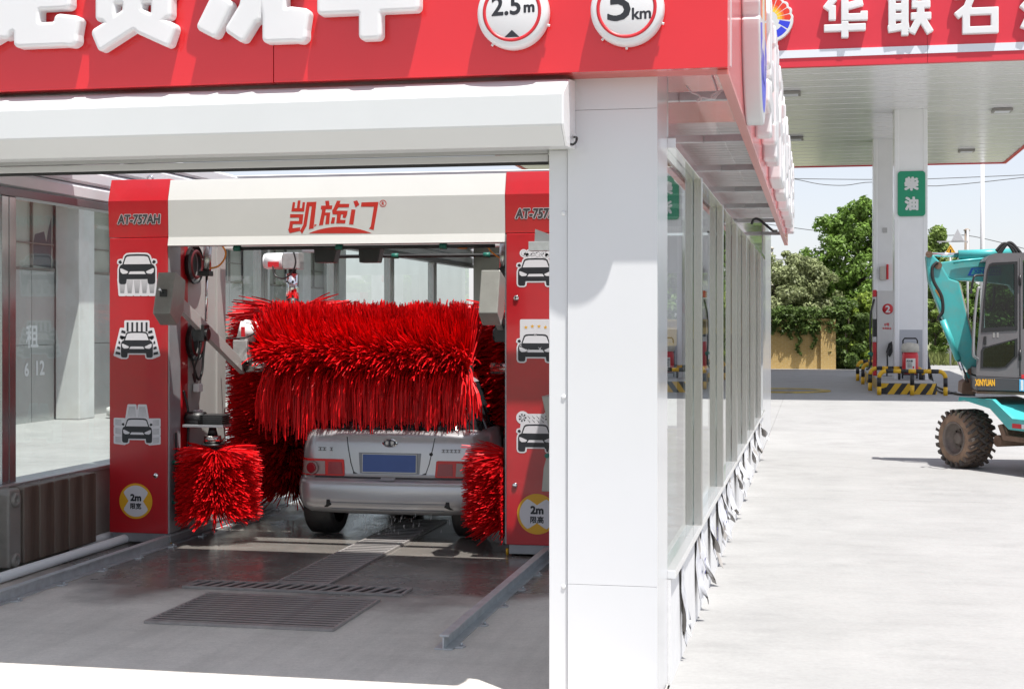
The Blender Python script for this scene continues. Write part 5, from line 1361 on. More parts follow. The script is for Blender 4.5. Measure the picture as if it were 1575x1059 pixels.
# extinguisher trolley
ext = thing("fire_extinguisher", "red wheeled fire extinguisher with a white label in front of the column", "fire extinguisher", (2.56, 41.5, .31))
ex, ey = atY(1400, 560, 41.5).x, 41.5
MB().lathe([(.0005, .48), (.17, .48), (.215, .54), (.215, .98), (.19, 1.06), (.10, 1.10), (.0005, 1.10)], (ex, ey, 0), 'z', 32).build("cylinder", red_p, ext)
V = [(.0 + .195 * math.sin(t), -.2175 * math.cos(t) * 1.0, z) for z in (.60, .88) for t in [-.62 + 1.24 * i / 10 for i in range(11)]]
MB().add([(ex + .2165 * math.sin(t), ey - .2165 * math.cos(t), z) for z in (.60, .90) for t in [-.62 + 1.24 * i / 10 for i in range(11)]], [(i, i + 1, i + 12, i + 11) for i in range(10)]).build("label", mat("label_paper", (.66, .66, .62), .5), ext)
mb = MB(); text(mb, "\u706d\u706b\u5668", facing((ex - .03, ey - .222, .83)), h=.05, bold=.002)
for k in range(4): mb.poly([(ex - .09, ey - .222, .76 - k * .035), (ex + .03, ey - .222, .76 - k * .035), (ex + .03, ey - .222, .772 - k * .035), (ex - .09, ey - .222, .772 - k * .035)])
mb.build("label_print", ink, ext, fixn=False)
MB().box(ex + .05, ex + .09, ey - .2235, ey - .2225, .63, .69).build("label_stamp", red_p, ext)
q = MB(); q.smooth = True
q.lathe([(.20, 1.06), (.24, 1.09), (.235, 1.22), (.20, 1.30), (.0005, 1.33)], (ex, ey, 0), 'z', 20); q.build("canvas_cover", mat("cover_cloth", (.50, .48, .42), .8, var=.15, scale=8), ext)
MB().tube([(ex - .19, ey + .02, 1.15), (ex - .19, ey + .02, 1.38), (ex - .15, ey + .02, 1.44), (ex + .15, ey + .02, 1.44), (ex + .19, ey + .02, 1.38), (ex + .19, ey + .02, 1.15)], .022, 10).build("handle", black, ext)
MB().tube([(ex - .19, ey + .2, 1.1), (ex - .19, ey + .2, .34)], .02, 8).tube([(ex + .19, ey + .2, 1.1), (ex + .19, ey + .2, .34)], .02, 8).build("trolley_frame", black, ext)
for s in (-1, 1): MB().cyl((ex + s * .25, ey + .2, .42), (ex + s * .31, ey + .2, .42), .11, 20).build("wheel", rubber, ext)
MB().box(ex - .2, ex + .2, ey - .05, ey + .22, .44, .475).build("foot_plate", black, ext)
cable("fuel_hose", [atY(1427, 548, 43), atY(1432, 575, 43), atZ(1438, 592, .05), atZ(1455, 600, .03), atZ(1475, 606, .03), atZ(1500, 607, .03)], .03, black, "black hose trailing from the front column across the ground", "hose")
cable("fuel_hose", [atY(1426, 540, 43.2), atY(1430, 580, 43.2), atZ(1440, 598, .03), atZ(1452, 604, .03), atZ(1470, 603, .03)], .03, black, "second black hose lying beside the front column", "hose")
# filling cover on the ground
p = atZ(1206, 601, 0)
mc = thing("tank_cover", "round tank cover with a yellow rim in the shade under the canopy", "manhole cover", (p.x, p.y, 0))
MB().lathe([(.0005, .012), (.95, .012), (.95, .003)], p, 'z', 40).build("lid", mat("lid_metal", (.20, .19, .17), .6, var=.3, scale=3), mc)
MB().lathe([(.96, .003), (.96, .03), (1.25, .03), (1.25, .003)], p, 'z', 40).build("rim", mat("rim_yellow", (.45, .33, .06), .6, var=.35, scale=2, dirt=(.15, .14, .12), dirt_amt=.8), mc)

# ------------------------------------------------------------------ excavator
teal = mat("teal_paint", (.06, .43, .43), .34, coat=.25, var=.06, scale=2, dirt=(.22, .24, .20), dirt_amt=.45, dirt_scale=3)
cabg = mat("cab_grey", (.135, .128, .132), .42, var=.08, scale=3)
cabd = mat("cab_dark", (.05, .05, .055), .45)
mud = mat("muddy_steel", (.17, .11, .075), .8, var=.3, scale=6, bump=.3)
exc = thing("wheeled_excavator", "teal wheeled excavator with grey cab and its arm folded down in front", "excavator", (2.7, 19.8, 0))
def px(P, Y): return [(p.x, p.z) for p in (atY(u, v, Y) for u, v in P)]
def plate_(name, P, Y, th, m, parent, bevel=.012, **k):
    return MB().prism(px(P, Y), 'y', Y, Y + th).build(name, m, parent, bevel=bevel, **k)
YA = 20.35
# dipper arm
armt = thing("arm", None, None, (1.8, YA, 1), parent=exc)
plate_("arm_box", [(1424, 392), (1431, 388), (1445, 402), (1460, 428), (1475, 433), (1504, 560), (1503, 572), (1489, 572), (1472, 548), (1452, 496), (1428, 432)], YA, .24, teal, armt, .02)
plate_("worn_flank", [(1470, 436), (1477, 434), (1506, 556), (1506, 580), (1500, 572)], YA + .05, .18, mat("worn_paint", (.42, .38, .32), .6, var=.3, scale=5, dirt=(.20, .13, .09), dirt_amt=.8), armt, .004)
MB().cyl(atY(1450, 492, YA - .09), atY(1474, 553, YA - .09), .042, 18).build("bucket_cylinder", teal, armt)
MB().cyl(atY(1474, 553, YA - .09), atY(1488, 588, YA - .09), .028, 14).build("bucket_rod", chrome, armt)
plate_("bucket_link", [(1484, 572), (1494, 572), (1493, 590), (1486, 604), (1482, 604), (1484, 588)], YA + .02, .12, teal, armt, .008)
MB().cyl(atY(1493, 571, YA - .04), atY(1493, 571, YA + .3), .045, 16).build("pin", mud, armt)
plate_("bucket", [(1479, 605), (1480, 588), (1492, 582), (1504, 586), (1506, 603), (1496, 607)], YA - .1, .55, mud, armt, .02)
cable("arm_hose", [atY(1442, 403, YA - .03), atY(1434, 412, YA - .04), atY(1436, 432, YA - .05), atY(1448, 455, YA - .05), atY(1450, 478, YA - .05), atY(1444, 488, YA - .04), atY(1447, 493, YA)], .022, rubber, None, None, parent=armt)
plate_("arm_patch", [(1438, 446), (1441, 443), (1448, 457), (1448, 462)], YA - .004, .003, mat("ochre_patch", (.40, .20, .05), .7), armt, .0)
# boom
bo = thing("boom", None, None, (2.4, YA, 2.7), parent=exc)
plate_("boom_box", [(1440, 404), (1470, 400), (1520, 398), (1560, 396), (1600, 430), (1640, 520), (1610, 540), (1575, 470), (1552, 438), (1512, 433), (1470, 431), (1449, 424), (1440, 414)], YA + .04, .26, teal, bo, .015)
MB().cyl(atY(1474, 392, YA + .12), atY(1560, 389, YA + .12), .064, 20).build("boom_cylinder", teal, bo)
MB().cyl(atY(1475, 392.2, YA + .12), atY(1432, 391.5, YA + .12), .030, 14).build("boom_rod", chrome, bo)
MB().cyl(atY(1429, 391, YA - .03), atY(1429, 391, YA + .3), .045, 16).cyl(atY(1443, 408, YA - .03), atY(1443, 408, YA + .3), .05, 16).build("pins", mud, bo)
MB().tube([atY(1466, 404, YA + .0), atY(1480, 401, YA + .0), atY(1525, 397, YA + .0)], .018, 8).build("steel_pipe", teal, bo)
T = facing(atY(1514, 418.5, YA + .036))
mb = MB(); q_ = px([(1488, 424), (1494, 412), (1540, 410.5), (1540, 423)], YA + .034); mb.m = 0; mb.poly([(a, YA + .0345, b) for a, b in q_])
q_ = px([(1493, 422), (1497, 413.6), (1539, 412), (1539, 421.4)], YA + .033); mb.m = 1; mb.poly([(a, YA + .0335, b) for a, b in q_])
mb.m = 0; text(mb, "XINYUAN", facing(atY(1518, 417.3, YA + .032)), w=.33, h=.052, bold=.0022)
mb.build("badge", [mat("badge_blue", (.01, .10, .50), .4), teal], bo, fixn=False)
for a_, b_, c_ in (((1532, 386), (1543, 375), (1552, 377)), ((1535, 389), (1547, 376), (1558, 380)), ((1538, 390), (1552, 373), (1566, 384))):
    cable("boom_hose", [atY(*a_, YA), atY(*b_, YA), atY(*c_, YA), atY(c_[0] + 8, c_[1] + 12, YA)], .020, rubber, None, None, parent=bo)
# cab : hollow frame with doors and panes
YC = 19.55
cb = thing("cab", None, None, (2.6, YC, 1), parent=exc)
def frame_panel(name, outer, holes, Y, th, m, parent, bevel=.006):
    """wall with real openings"""
    bm = bmesh.new()
    cu = bpy.data.curves.new("c", 'CURVE'); cu.dimensions = '2D'; cu.fill_mode = 'BOTH'; cu.extrude = th / 2; cu.bevel_depth = 0
    for P in [outer] + holes:
        sp = cu.splines.new('POLY'); sp.points.add(len(P) - 1)
        for p, c in zip(sp.points, px(P, Y)): p.co = (c[0], c[1], 0, 1)
        sp.use_cyclic_u = True
    ob = bpy.data.objects.new("c", cu); me = bpy.data.meshes.new_from_object(ob); bpy.data.objects.remove(ob); bpy.data.curves.remove(cu); bm.free()
    mb = MB(); mb.add([(v.co.x, Y + th / 2 - v.co.z, v.co.y) for v in me.vertices], [tuple(p.vertices) for p in me.polygons]); bpy.data.meshes.remove(me)
    return mb.build(name, m, parent)
out_ = [(1502, 578), (1503, 540), (1509, 470), (1514, 418), (1517, 402), (1522, 394), (1532, 390), (1572, 389), (1700, 387), (1700, 582), (1575, 581)]
win1 = [(1509, 511), (1513, 460), (1518, 415), (1521, 407), (1526, 404), (1565, 402), (1565, 508)]
win2 = [(1508, 566), (1509, 538), (1512, 534), (1565, 520), (1565, 548), (1548, 565), (1536, 567)]
win3 = [(1573, 400), (1690, 398), (1690, 500), (1573, 506)]
frame_panel("side_wall", out_, [win1, win2, win3], YC, .05, cabg, cb)
for w_ in (win1, win2):
    c_ = (sum(p[0] for p in w_) / len(w_), sum(p[1] for p in w_) / len(w_))
    inn = [(c_[0] + (p[0] - c_[0]) * .86, c_[1] + (p[1] - c_[1]) * .90) for p in w_]
    frame_panel("window_seal", [(c_[0] + (p[0] - c_[0]) * .995, c_[1] + (p[1] - c_[1]) * .995) for p in w_], [inn], YC - .008, .03, black, cb)
cabglass = glass("cab_glass", (.42, .52, .50), 1.5)
for w_ in (win1, win2, win3): plate_("pane", w_, YC + .02, .004, cabglass, cb, 0)
X0c, X1c = atY(1505, 500, YC).x, atY(1700, 500, YC).x
def zc(v, u=1540): return atY(u, v, YC).z
# far side, roof, floor, rear of the cab
frame_panel("far_wall", out_, [[(1512, 530), (1518, 404), (1560, 402), (1565, 530)], win3], YC + 1.05, .04, cabg, cb)
MB().prism(px([(1517, 400), (1522, 393), (1532, 389), (1700, 386), (1700, 391), (1532, 394), (1521, 401)], YC), 'y', YC + .052, YC + 1.048).build("roof", cabg, cb)
MB().prism(px([(1503, 566), (1700, 570), (1700, 579), (1503, 577)], YC), 'y', YC + .052, YC + 1.048).build("floor", cabd, cb)
MB().box(3.95, 4.0, YC + .05, YC + 1.04, 1.1, 2.7).build("rear_wall", cabg, cb)
st = thing("seat", None, None, (3.1, YC + .5, 1.2), parent=cb)
MB().box(2.62, 3.10, YC + .3, YC + .8, 1.40, 1.52).build("cushion", black, st, bevel=.04); MB().prism([(3.05, 1.53), (3.16, 1.53), (3.26, 2.15), (3.16, 2.16)], 'y', YC + .3, YC + .8).build("backrest", black, st, bevel=.03)
MB().box(2.7, 3.0, YC + .35, YC + .75, 1.15, 1.395).build("pedestal", cabd, st)
MB().tube([atY(1520, 480, YC + .4), atY(1528, 470, YC + .4), atY(1530, 440, YC + .4)], .018, 8).build("control_lever", black, cb)
MB().tube([atY(1514, 528, YC + .02), atY(1512, 540, YC + .02)], .0001, 4)
MB().box(atY(1513, 530, YC).x, atY(1517, 530, YC).x, YC - .02, YC - .002, zc(530), zc(517)).build("door_handle", black, cb, bevel=.004)
for k in range(2): MB().box(atY(1527 + k * 6, 517, YC).x, atY(1530 + k * 6, 517, YC).x, YC - .004, YC - .001, zc(519), zc(511)).build("door_mark", mat("mark_grey", (.26, .25, .24), .5), cb)
for v in (430, 545): MB().cyl(atY(1569, v + 9, YC - .01), atY(1569, v - 7, YC - .01), .016, 10).build("hinge", black, cb)
MB().tube([atY(1569, 396, YC - .004), atY(1569, 578, YC - .004)], .006, 6).build("door_gap", black, cb)
cable("grab_rail", [atY(1508, 444, YC - .1), atY(1504, 446, YC - .12), atY(1499, 490, YC - .12), atY(1497, 540, YC - .12), atY(1500, 549, YC - .08), atY(1504, 552, YC - .0)], .018, mat("rail_grey", (.30, .30, .31), .4, metal=.4), None, None, parent=cb)
cable("mirror_arm", [atY(1512, 423, YC - .05), atY(1500, 424, YC - .1), atY(1497, 430, YC - .12), atY(1494, 444, YC - .12)], .014, black, None, None, parent=cb)
MB().box(atY(1489, 452, YC).x, atY(1494, 444, YC).x, YC - .15, YC - .10, zc(452, 1490), zc(444, 1490)).build("mirror", black, cb, bevel=.01)
for k in range(9):
    u = 1512 + k * 5; MB().tube([atY(u, 566, YC + .09), atY(u + .5, 530, YC + .09)], .004, 5).build("mesh_wire", cabd, cb)
for k in range(4):
    MB().tube([atY(1508, 560 - k * 8, YC + .095), atY(1556, 560 - k * 8, YC + .095)], .004, 5).build("mesh_wire", cabd, cb)
# rotating platform
pf = thing("platform", None, None, (2.7, YC, .95), parent=exc)
plate_("skirt", [(1502, 579), (1575, 582), (1720, 586), (1720, 606), (1575, 602), (1502, 600)], YC - .02, 1.5, cabd, pf, .01)
plate_("skirt_lower", [(1503, 601), (1720, 607), (1720, 612), (1503, 605)], YC + .01, 1.4, mud, pf, .004)
mb = MB(); text(mb, "XINYUAN", facing(atY(1515, 588, YC - .025)), w=.235, h=.082, bold=.0028); mb.build("lettering", yellow_p, pf, fixn=False)
plate_("number_plate", [(1568, 583), (1590, 584), (1590, 602), (1568, 601)], YC - .03, .008, mat("plate_cyan", (.10, .45, .75), .4), pf, 0)
mb = MB(); text(mb, "1", facing(atY(1572, 592, YC - .034)), h=.12, bold=.006); mb.build("plate_digit", letter_white, pf, fixn=False)
plate_("red_marker", [(1571, 576), (1580, 576), (1580, 582), (1571, 582)], YC - .03, .02, red_p, pf, .002)
MB().cyl((3.0, YC + .7, .60), (3.0, YC + .7, .86), .45, 32).build("slew_ring", mud, pf)
# chassis, turned under the platform
CH = Matrix.Translation((2.52, 19.72, 0)) @ Matrix.Rotation(R(-57), 4, 'Z')       # local x along its side, local y across to the far side
ch = thing("chassis", None, None, (2.72, 19.72, .5), parent=exc)
MB(CH).prism([(-.62, .86), (-.50, .88), (.0, .80), (.35, .56), (2.6, .52), (2.6, .66), (.42, .70), (.05, .92), (-.60, .92)], 'y', -.42, -.36).build("fender_edge", teal, ch, bevel=.006)
MB(CH).prism([(-.62, .872), (-.50, .892), (.0, .812), (.35, .572), (2.6, .532), (2.6, .56), (.37, .60), (.02, .845), (-.50, .918), (-.61, .90)], 'y', -.355, .42).build("fender_top", teal, ch, bevel=.004)
MB(CH).box(-.4, 2.8, .12, .9, .38, .60).build("main_frame", mud, ch, bevel=.02)
MB(CH).prism([(.12, .60), (.22, .42), (2.4, .38), (2.4, .44), (.28, .48), (.2, .62)], 'y', -.40, -.30).build("step_bar", mud, ch, bevel=.006)
for k in range(3):
    for j, m_ in ((0, red_p), (1, trim_w)):
        x0 = .42 + k * .62 + j * .17
        MB(CH).box(x0, x0 + .165, -.4235, -.4215, .585 - .01 * k, .640 - .01 * k).build("reflector_strip", m_, ch)
MB(CH).cyl((0, -.3, .39), (0, 1.9, .39), .075, 16).lathe([(.0005, -.2), (.14, -.15), (.2, 0), (.14, .15), (.0005, .2)], (0, .95, .39), 'y', 20).build("axle", mud, ch)
tyre_m = mat("muddy_tyre", (.085, .075, .068), .75, var=.25, scale=6, dirt=(.26, .17, .115), dirt_amt=.75, dirt_scale=5, bump=.2)
tyre_side = mat("tyre_sidewall", (.26, .175, .12), .85, var=.3, scale=8, bump=.3)
rim_m = mat("wheel_rim", (.20, .17, .15), .6, metal=.3, var=.3, scale=8)
def big_wheel(x, y0, sgn):
    w = thing("wheel", None, None, CH @ Vector((x, y0, .39)), parent=exc)
    rr_ = .375; n = 22
    MB(CH).lathe([(.20, .0), (.235, -.012), (.305, -.012), (.335, .02), (.342, .11), (.335, .20), (.305, .23), (.2, .22)], (x, y0, .380), 'y', 44).build("tyre", [tyre_side], w)
    mb = MB(CH)
    for k in range(n):
        t = 2 * math.pi * k / n
        for half in (0, 1):
            ta = t + (math.pi / n if half else 0)
            V = []
            for (yy_, dt_, r0, r1, wd) in ((-.014 if half == 0 else .232, 0, .30, .374, .055), (.03 if half == 0 else .19, .06, .32, .380, .05), (.115 if half == 0 else .105, .20, .33, .380, .04)):
                for r_ in (r0, r1):
                    for s in (-1, 1):
                        a_ = ta + dt_ + s * wd
                        V.append((x + r_ * math.cos(a_), y0 + yy_, .380 + r_ * math.sin(a_)))
            Fs = []
            for i in range(2):
                o = i * 4; Fs += [(o, o + 1, o + 5, o + 4), (o + 2, o + 6, o + 7, o + 3), (o, o + 4, o + 6, o + 2), (o + 1, o + 3, o + 7, o + 5)]
            Fs += [(0, 2, 3, 1), (8, 9, 11, 10)]
            mb.add(V, Fs)
    mb.build("tread", tyre_m, w, kind="stuff")
    MB(CH).lathe([(.215, .002), (.222, -.012), (.205, -.014), (.195, .02), (.185, .09), (.08, .10), (.075, .05), (.06, .045), (.0005, .045)], (x, y0, .380), 'y', 36).build("rim", rim_m, w)
    for k in range(8):
        a_ = 2 * math.pi * k / 8; MB(CH).cyl((x + .11 * math.cos(a_), y0 + .098, .380 + .11 * math.sin(a_)), (x + .11 * math.cos(a_), y0 + .075, .380 + .11 * math.sin(a_)), .014, 6).build("wheel_nut", rim_m, w)
for x in (0, 2.3):
    for y0 in (-.58, -.43, 1.43, 1.58): big_wheel(x - .62, y0 + .10, 1)

# ------------------------------------------------------------------ yellow wall, creeper, trees
yb_ = bpy.data.materials.new("yellow_brick"); yb_.use_nodes = True
N_ = yb_.node_tree.nodes; L_ = yb_.node_tree.links; tc = N_.new("ShaderNodeTexCoord"); mp = N_.new("ShaderNodeMapping"); mp.inputs["Rotation"].default_value = (R(90), 0, 0)
br = N_.new("ShaderNodeTexBrick"); br.inputs["Color1"].default_value = (.50, .33, .11, 1); br.inputs["Color2"].default_value = (.55, .37, .13, 1); br.inputs["Mortar"].default_value = (.56, .43, .22, 1)
br.inputs["Scale"].default_value = 1; br.inputs["Brick Width"].default_value = .26; br.inputs["Row Height"].default_value = .085; br.inputs["Mortar Size"].default_value = .010
L_.new(tc.outputs["Object"], mp.inputs[0]); L_.new(mp.outputs[0], br.inputs[0]); L_.new(br.outputs["Color"], N_["Principled BSDF"].inputs["Base Color"]); N_["Principled BSDF"].inputs["Roughness"].default_value = .85
bp = N_.new("ShaderNodeBump"); bp.inputs["Strength"].default_value = .5; bp.inputs["Distance"].default_value = .02; L_.new(br.outputs["Fac"], bp.inputs["Height"]); bp.invert = True; L_.new(bp.outputs[0], N_["Principled BSDF"].inputs["Normal"])
yw = thing("yellow_wall", "low yellow painted brick wall with a creeper over its top at the yard's edge", "wall", (-3, 60.3, 0))
MB().box(-9, .25, 60.2, 60.45, .0, 1.9).build("wall_run", yb_, yw)
MB().box(.252, .84, 60.05, 60.6, .0, 2.0).build("end_pier", yb_, yw)
MB().box(-9, .25, 60.14, 60.51, 1.902, 1.98).build("coping", mat("coping_y", (.5, .36, .16), .8), yw)
GR = dict(dark=(.105, .165, .04), mid=(.17, .28, .055), light=(.22, .31, .075), grey=(.27, .31, .15), bright=(.26, .36, .06))
def leafmat(k):
    if "leaf_" + k not in MATS: translucent("leaf_" + k, GR[k], .38, .5, island=.5, spec=.3)
    return MATS["leaf_" + k]
def leaves(V, F, c, rad, n, rr, sz, shell=.55):
    for _ in range(n):
        d = Vector((rr.gauss(0, 1), rr.gauss(0, 1), rr.gauss(0, 1))).normalized()
        r = rr.random() ** .45 * (1 - shell * .3) + shell * .3 * rr.random()
        p = Vector(c) + Vector((d.x * rad[0] * r, d.y * rad[1] * r, d.z * rad[2] * r))
        nrm = (d + Vector((rr.gauss(0, .5), rr.gauss(0, .5), .5 + rr.gauss(0, .5)))).normalized()
        a = nrm.cross(Vector((rr.gauss(0, 1), rr.gauss(0, 1), rr.gauss(0, 1)))).normalized(); b = nrm.cross(a)
        s = sz * rr.uniform(.5, 1.2); o = len(V)
        V += [p - a * s, p + b * s * .45 + nrm * s * .1, p + a * s, p - b * s * .45 - nrm * s * .1]; F.append((o, o + 1, o + 2, o + 3))
def tree(name, label, cat, base, h, w, seed, kind, nb=16, n=260, sz=.17, trunk=.16, c0=.30, group=None, conical=0.0):
    rr = random.Random(seed); t = thing(name, label, cat, base, group); n = int(n * 2.0); sz *= .66
    b = Vector(base); V = []; F = []; tb = MB()
    pts = [b + Vector((rr.uniform(-.05, .05) * h * k / 5, rr.uniform(-.03, .03) * h, h * .8 * k / 5)) if k else b + Vector((0, 0, -.03)) for k in range(6)]
    tb.tube(pts, [trunk * (1 - .14 * k) for k in range(6)], 8)
    for i in range(nb):
        f = i / max(1, nb - 1); z = h * (c0 + (1 - c0) * f * .93); th = i * 2.4 + rr.uniform(-.5, .5)
        prof = math.sin(math.pi * min(1, max(.06, .12 + .80 * f))) ** .6 * (1 - conical * f)
        rr_ = w / 2 * prof * rr.uniform(.45, .78)
        c = b + Vector((rr_ * math.cos(th), rr_ * math.sin(th) * .8, z))
        br = w * rr.uniform(.17, .28) * (1 - .25 * f)
        leaves(V, F, c, (br, br, br * rr.uniform(.55, .8)), n, rr, sz)
        for _ in range(2):                                  # loose sprays at the rim
            dd = Vector((math.cos(th + rr.uniform(-1, 1)), math.sin(th + rr.uniform(-1, 1)), rr.uniform(-.2, .9))).normalized()
            leaves(V, F, c + dd * br * 1.05, (br * .35, br * .35, br * .3), n // 9, rr, sz * .9)
        k = min(4, int(f * 3) + 1); tb.tube([pts[k], (pts[k] + c) / 2 + Vector((0, 0, .1)), c], [trunk * .4, trunk * .22, trunk * .08], 6)
    tb.build("trunk", mat("bark", (.12, .095, .07), .9, var=.2, scale=5), t, fixn=False)
    mb = MB(); mb.add(V, F); mb.build("crown", leafmat(kind), t, fixn=False)
    return t
def at_(u, Y): p = atZ(u, 700, 0); q = atY(u, 494, Y); return (q.x, Y, 0)
GT = "trees beyond the yard"
tree("broadleaf_tree", "tall bright green tree rising behind the canopy columns", "tree", at_(1322, 68), 7.4, 4.3, 11, 'mid', 30, 330, .20, .16, .22, GT)
tree("broadleaf_tree", "slim pale green tree to the far side of the front column", "tree", at_(1441, 78), 6.9, 2.8, 12, 'light', 20, 230, .18, .12, .15, GT, .55)
tree("broadleaf_tree", "dark tree seen through the gap under the excavator boom", "tree", at_(1505, 80), 3.9, 5.0, 13, 'dark', 18, 280, .22, .16, .10, GT)
tree("broadleaf_tree", "dark leafy tree seen through the excavator cab window", "tree", at_(1550, 76), 4.6, 4.6, 14, 'mid', 18, 280, .22, .16, .10, GT)
tree("broadleaf_tree", "dark tree at the picture's far edge behind the excavator cab", "tree", at_(1610, 80), 5.2, 5.0, 15, 'dark', 18, 240, .22, .16, .10, GT)
GB = "bushes behind the yellow wall"
tree("willow_bush", "grey green willow bush next to the end of the glazed wall", "bush", at_(1190, 65), 4.5, 4.0, 21, 'grey', 26, 300, .16, .06, .05, GB)
tree("willow_bush", "grey green willow bush in the middle of the yellow wall", "bush", at_(1236, 66), 4.9, 3.2, 22, 'grey', 26, 300, .16, .06, .05, GB)
tree("willow_bush", "tall grey green bush rising just before the bright tree", "bush", at_(1275, 67), 4.2, 2.8, 23, 'mid', 20, 300, .16, .06, .05, GB)
tree("willow_bush", "bush seen only through the wash bay glass", "bush", at_(1140, 66), 5.0, 4.5, 24, 'grey', 20, 260, .18, .06, .05, GB)
tree("leafy_shrub", "bright green shrub at the end of the yellow wall", "bush", at_(1325, 61.5), 3.0, 2.6, 25, 'bright', 22, 330, .13, .05, .02)
tree("leafy_shrub", "dark creeper covered stump of hedge against the wall pier", "bush", at_(1303, 60.6), 2.9, 1.7, 26, 'dark', 18, 330, .13, .05, .02)
tree("leafy_shrub", "low light green shrub beside the grass verge", "bush", at_(1437, 72), 3.6, 2.0, 27, 'light', 16, 260, .14, .05, .02)
for i, u in enumerate((1085, 1030, 960, 880, 1680, 1760)):
    tree("broadleaf_tree", ("hedgerow tree glimpsed through the bay glass", "hedgerow tree glimpsed between the mullions", "hedgerow tree hidden behind the front pillar", "hedgerow tree behind the bay", "hedgerow tree beyond the excavator", "last hedgerow tree beyond the excavator")[i],
         "tree", at_(u, 72 + 3 * (i % 2)), 5.5 + (i % 3) * .6, 5.2, 40 + i, ('mid', 'dark')[i % 2], 16, 220, .24, .16, .08, GT)
# creeper
rr = random.Random(31); V = []; F = []
for i in range(230):
    u = rr.uniform(1150, 1300); q = atY(u, 500, 60.0); f = rr.random()
    drop = 0
    leaves(V, F, (q.x, 60.1 + rr.uniform(-.12, .5), 1.95 + rr.uniform(-.42, .45)), (.30, .22, .20), 34, rr, .085)
for u, l in ((1228, 1.35), (1252, 1.1), (1190, .5), (1206, .55), (1240, .5), (1272, .35), (1180, .35), (1216, .7)):
    q = atY(u, 500, 60.05)
    for k in range(int(l * 16)):
        leaves(V, F, (q.x + .06 * math.sin(k * .7), 60.06, 1.85 - k / 16), (.10 + .05 * rr.random(), .05, .08), 16, rr, .07)
mb = MB(); mb.add(V, F); mb.build("creeper", leafmat('dark'), label="dark green creeper spilling over the top of the yellow wall", cat="creeper", fixn=False)
# verge
rr = random.Random(33); V = []; F = []
for i in range(9000):
    x = rr.uniform(1, 16); y = rr.uniform(66.3, 72); h = rr.uniform(.2, .65); a = rr.uniform(0, 6.28); o = len(V)
    V += [(x - .02 * math.cos(a), y - .02 * math.sin(a), -.02), (x + .02 * math.cos(a), y + .02 * math.sin(a), -.02), (x + rr.gauss(0, .12), y + rr.gauss(0, .12), h)]; F.append((o, o + 1, o + 2))
mb = MB(); mb.add(V, F); mb.build("verge_grass", mat("grass_blade", (.17, .20, .055), .7, island=.4), label="strip of pale green grass at the yard's far edge", cat="grass", kind="stuff", fixn=False)
# poles, wires, signs
wood = mat("pole_wood", (.30, .24, .19), .8, var=.2, scale=4)
def pole(name, label, cat, u, Y, v_top, r, m, arms=False):
    p = atY(u, v_top, Y); t = thing(name, label, cat, (p.x, Y, 0))
    MB().cyl((p.x, Y, -.02), (p.x, Y, p.z), r * 1.2, 12, r * .8).build("shaft", m, t)
    if arms:
        MB().box(p.x - .7, p.x + .7, Y - .05, Y + .05, p.z - .45, p.z - .36).build("cross_arm", m, t)
        for dx in (-.6, 0, .6): MB().lathe([(.03, 0), (.055, .05), (.03, .1), (.055, .14), (.0005, .18)], (p.x + dx, Y, p.z - .36), 'z', 10).build("insulator", trim_w, t)
    else:
        MB().lathe([(r, 0), (r * 1.3, .03), (r * .6, .12), (.0005, .14)], (p.x, Y, p.z), 'z', 12).build("cap", m, t)
    return p
pole("utility_pole", "weathered wooden utility pole behind the excavator boom", "pole", 1487, 90, 355, .16, wood)
pole("utility_pole", "pale pole rising out of the bushes near the glazed wall", "pole", 1186, 84, 383, .14, mat("pole_pale", (.45, .42, .36), .8))
pole("lamp_pole", "slim white metal pole rising above the excavator", "pole", 1511, 62, 180, .085, white_paint)
def wire(pts, Y, label):
    cable("overhead_wire", [atY(u, v, Y) for u, v in pts], .022, mat("wire_grey", (.10, .10, .11), .6), label, "wire", 24)
wire([(1130, 268), (1212, 274), (1260, 283), (1300, 285), (1345, 280), (1440, 286), (1600, 270)], 88, "overhead wire with a slack wave high behind the columns")
wire([(1130, 272), (1240, 275), (1345, 276), (1430, 275), (1600, 268)], 90, "straight overhead wire high behind the columns")
wire([(1130, 338), (1212, 349), (1270, 356), (1345, 359), (1445, 362), (1487, 362), (1540, 373), (1600, 389)], 90, "lower overhead wire reaching the wooden pole")
wire([(1120, 394), (1185, 398), (1260, 401), (1345, 399)], 84, "thin wire crossing in front of the willow bushes")
p = atY(1473, 370, 70)
ts = thing("road_sign", "white triangular road sign seen from behind beside the wooden pole", "road sign", (p.x, 70, 0))
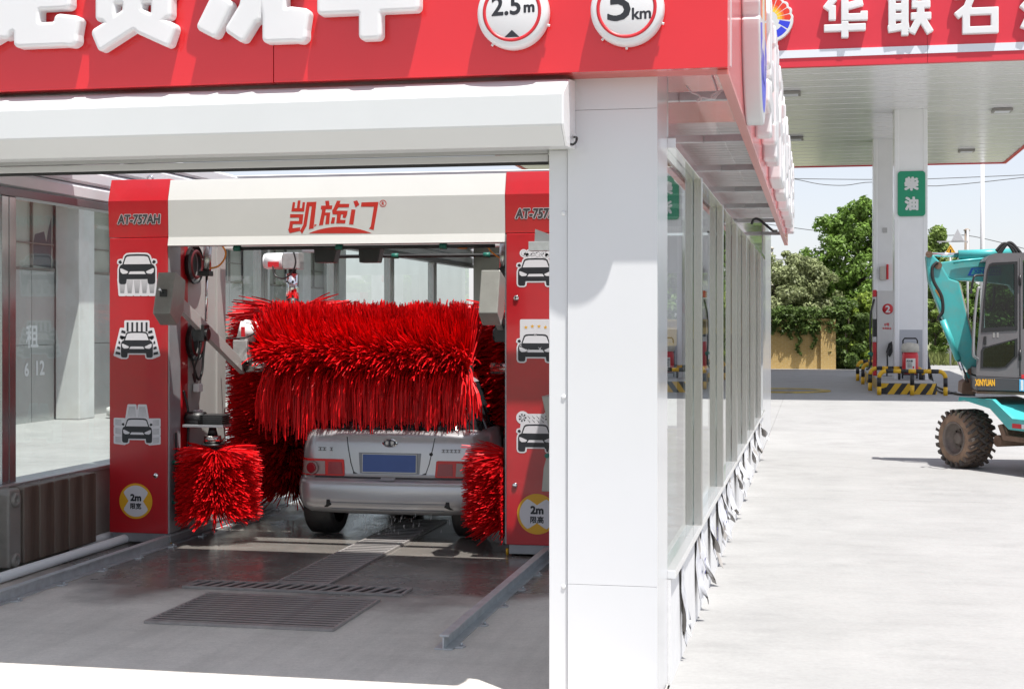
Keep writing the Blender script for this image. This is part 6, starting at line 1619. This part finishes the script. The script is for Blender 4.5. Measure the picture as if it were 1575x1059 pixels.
w_ = .28
MB().prism([(p.x - w_, p.z), (p.x + w_, p.z), (p.x, p.z + .55)], 'y', 70, 70.03).build("plate", mat("sign_back", (.50, .50, .52), .5), ts, bevel=.01)
MB().box(p.x - .9, p.x + .45, 70.04, 70.10, p.z - .06, p.z - .01).build("cross_bar", mat("sign_post", (.42, .42, .43), .5), ts)
MB().cyl((p.x + .45, 70.15, -.02), (p.x + .45, 70.15, p.z + .5), .05, 12).build("post", mat("sign_post"), ts)
p = atY(1462, 391, 66)
ws = thing("warning_sign", "yellow triangular warning sign above the excavator rod", "road sign", (p.x, 66, 0))
MB().prism([(p.x - .26, p.z - .02), (p.x + .26, p.z - .02), (p.x, p.z + .42)], 'y', 66, 66.02).build("plate", yellow_p, ws)
MB().prism([(p.x - .20, p.z + .01), (p.x + .20, p.z + .01), (p.x, p.z + .36)], 'y', 65.994, 65.999).build("border", blk, ws)
MB().prism([(p.x - .165, p.z + .03), (p.x + .165, p.z + .03), (p.x, p.z + .32)], 'y', 65.988, 65.993).build("field", yellow_p, ws)
MB().prism([(p.x - .025, p.z + .06), (p.x + .025, p.z + .06), (p.x + .035, p.z + .21), (p.x - .035, p.z + .21)], 'y', 65.982, 65.987).build("symbol", blk, ws)
MB().cyl((p.x, 66.06, -.02), (p.x, 66.06, p.z + .2), .04, 12).build("post", mat("sign_post"), ws)
for i, u in enumerate((1452, 1458)):
    p = atY(u, 507, 74)
    t = thing("marker_post", ("white marker post standing at the roadside", "second white marker post standing close to the first")[i], "post", (p.x, 74, 0), "roadside marker posts")
    MB().cyl((p.x, 74, -.02), (p.x, 74, p.z), .09, 12).build("shaft", white_paint, t); MB().cyl((p.x, 74, p.z - .25), (p.x, 74, p.z - .15), .092, 12).build("band", red_p, t)
car("dark_parked_car", "dark car parked by the yellow wall behind the corner of the glazed wall", mat("dark_paint", (.03, .032, .036), .25, coat=.5), False, Matrix.Translation((-2.25, 57.2, .006)) @ Matrix.Rotation(R(90), 4, 'Z'))
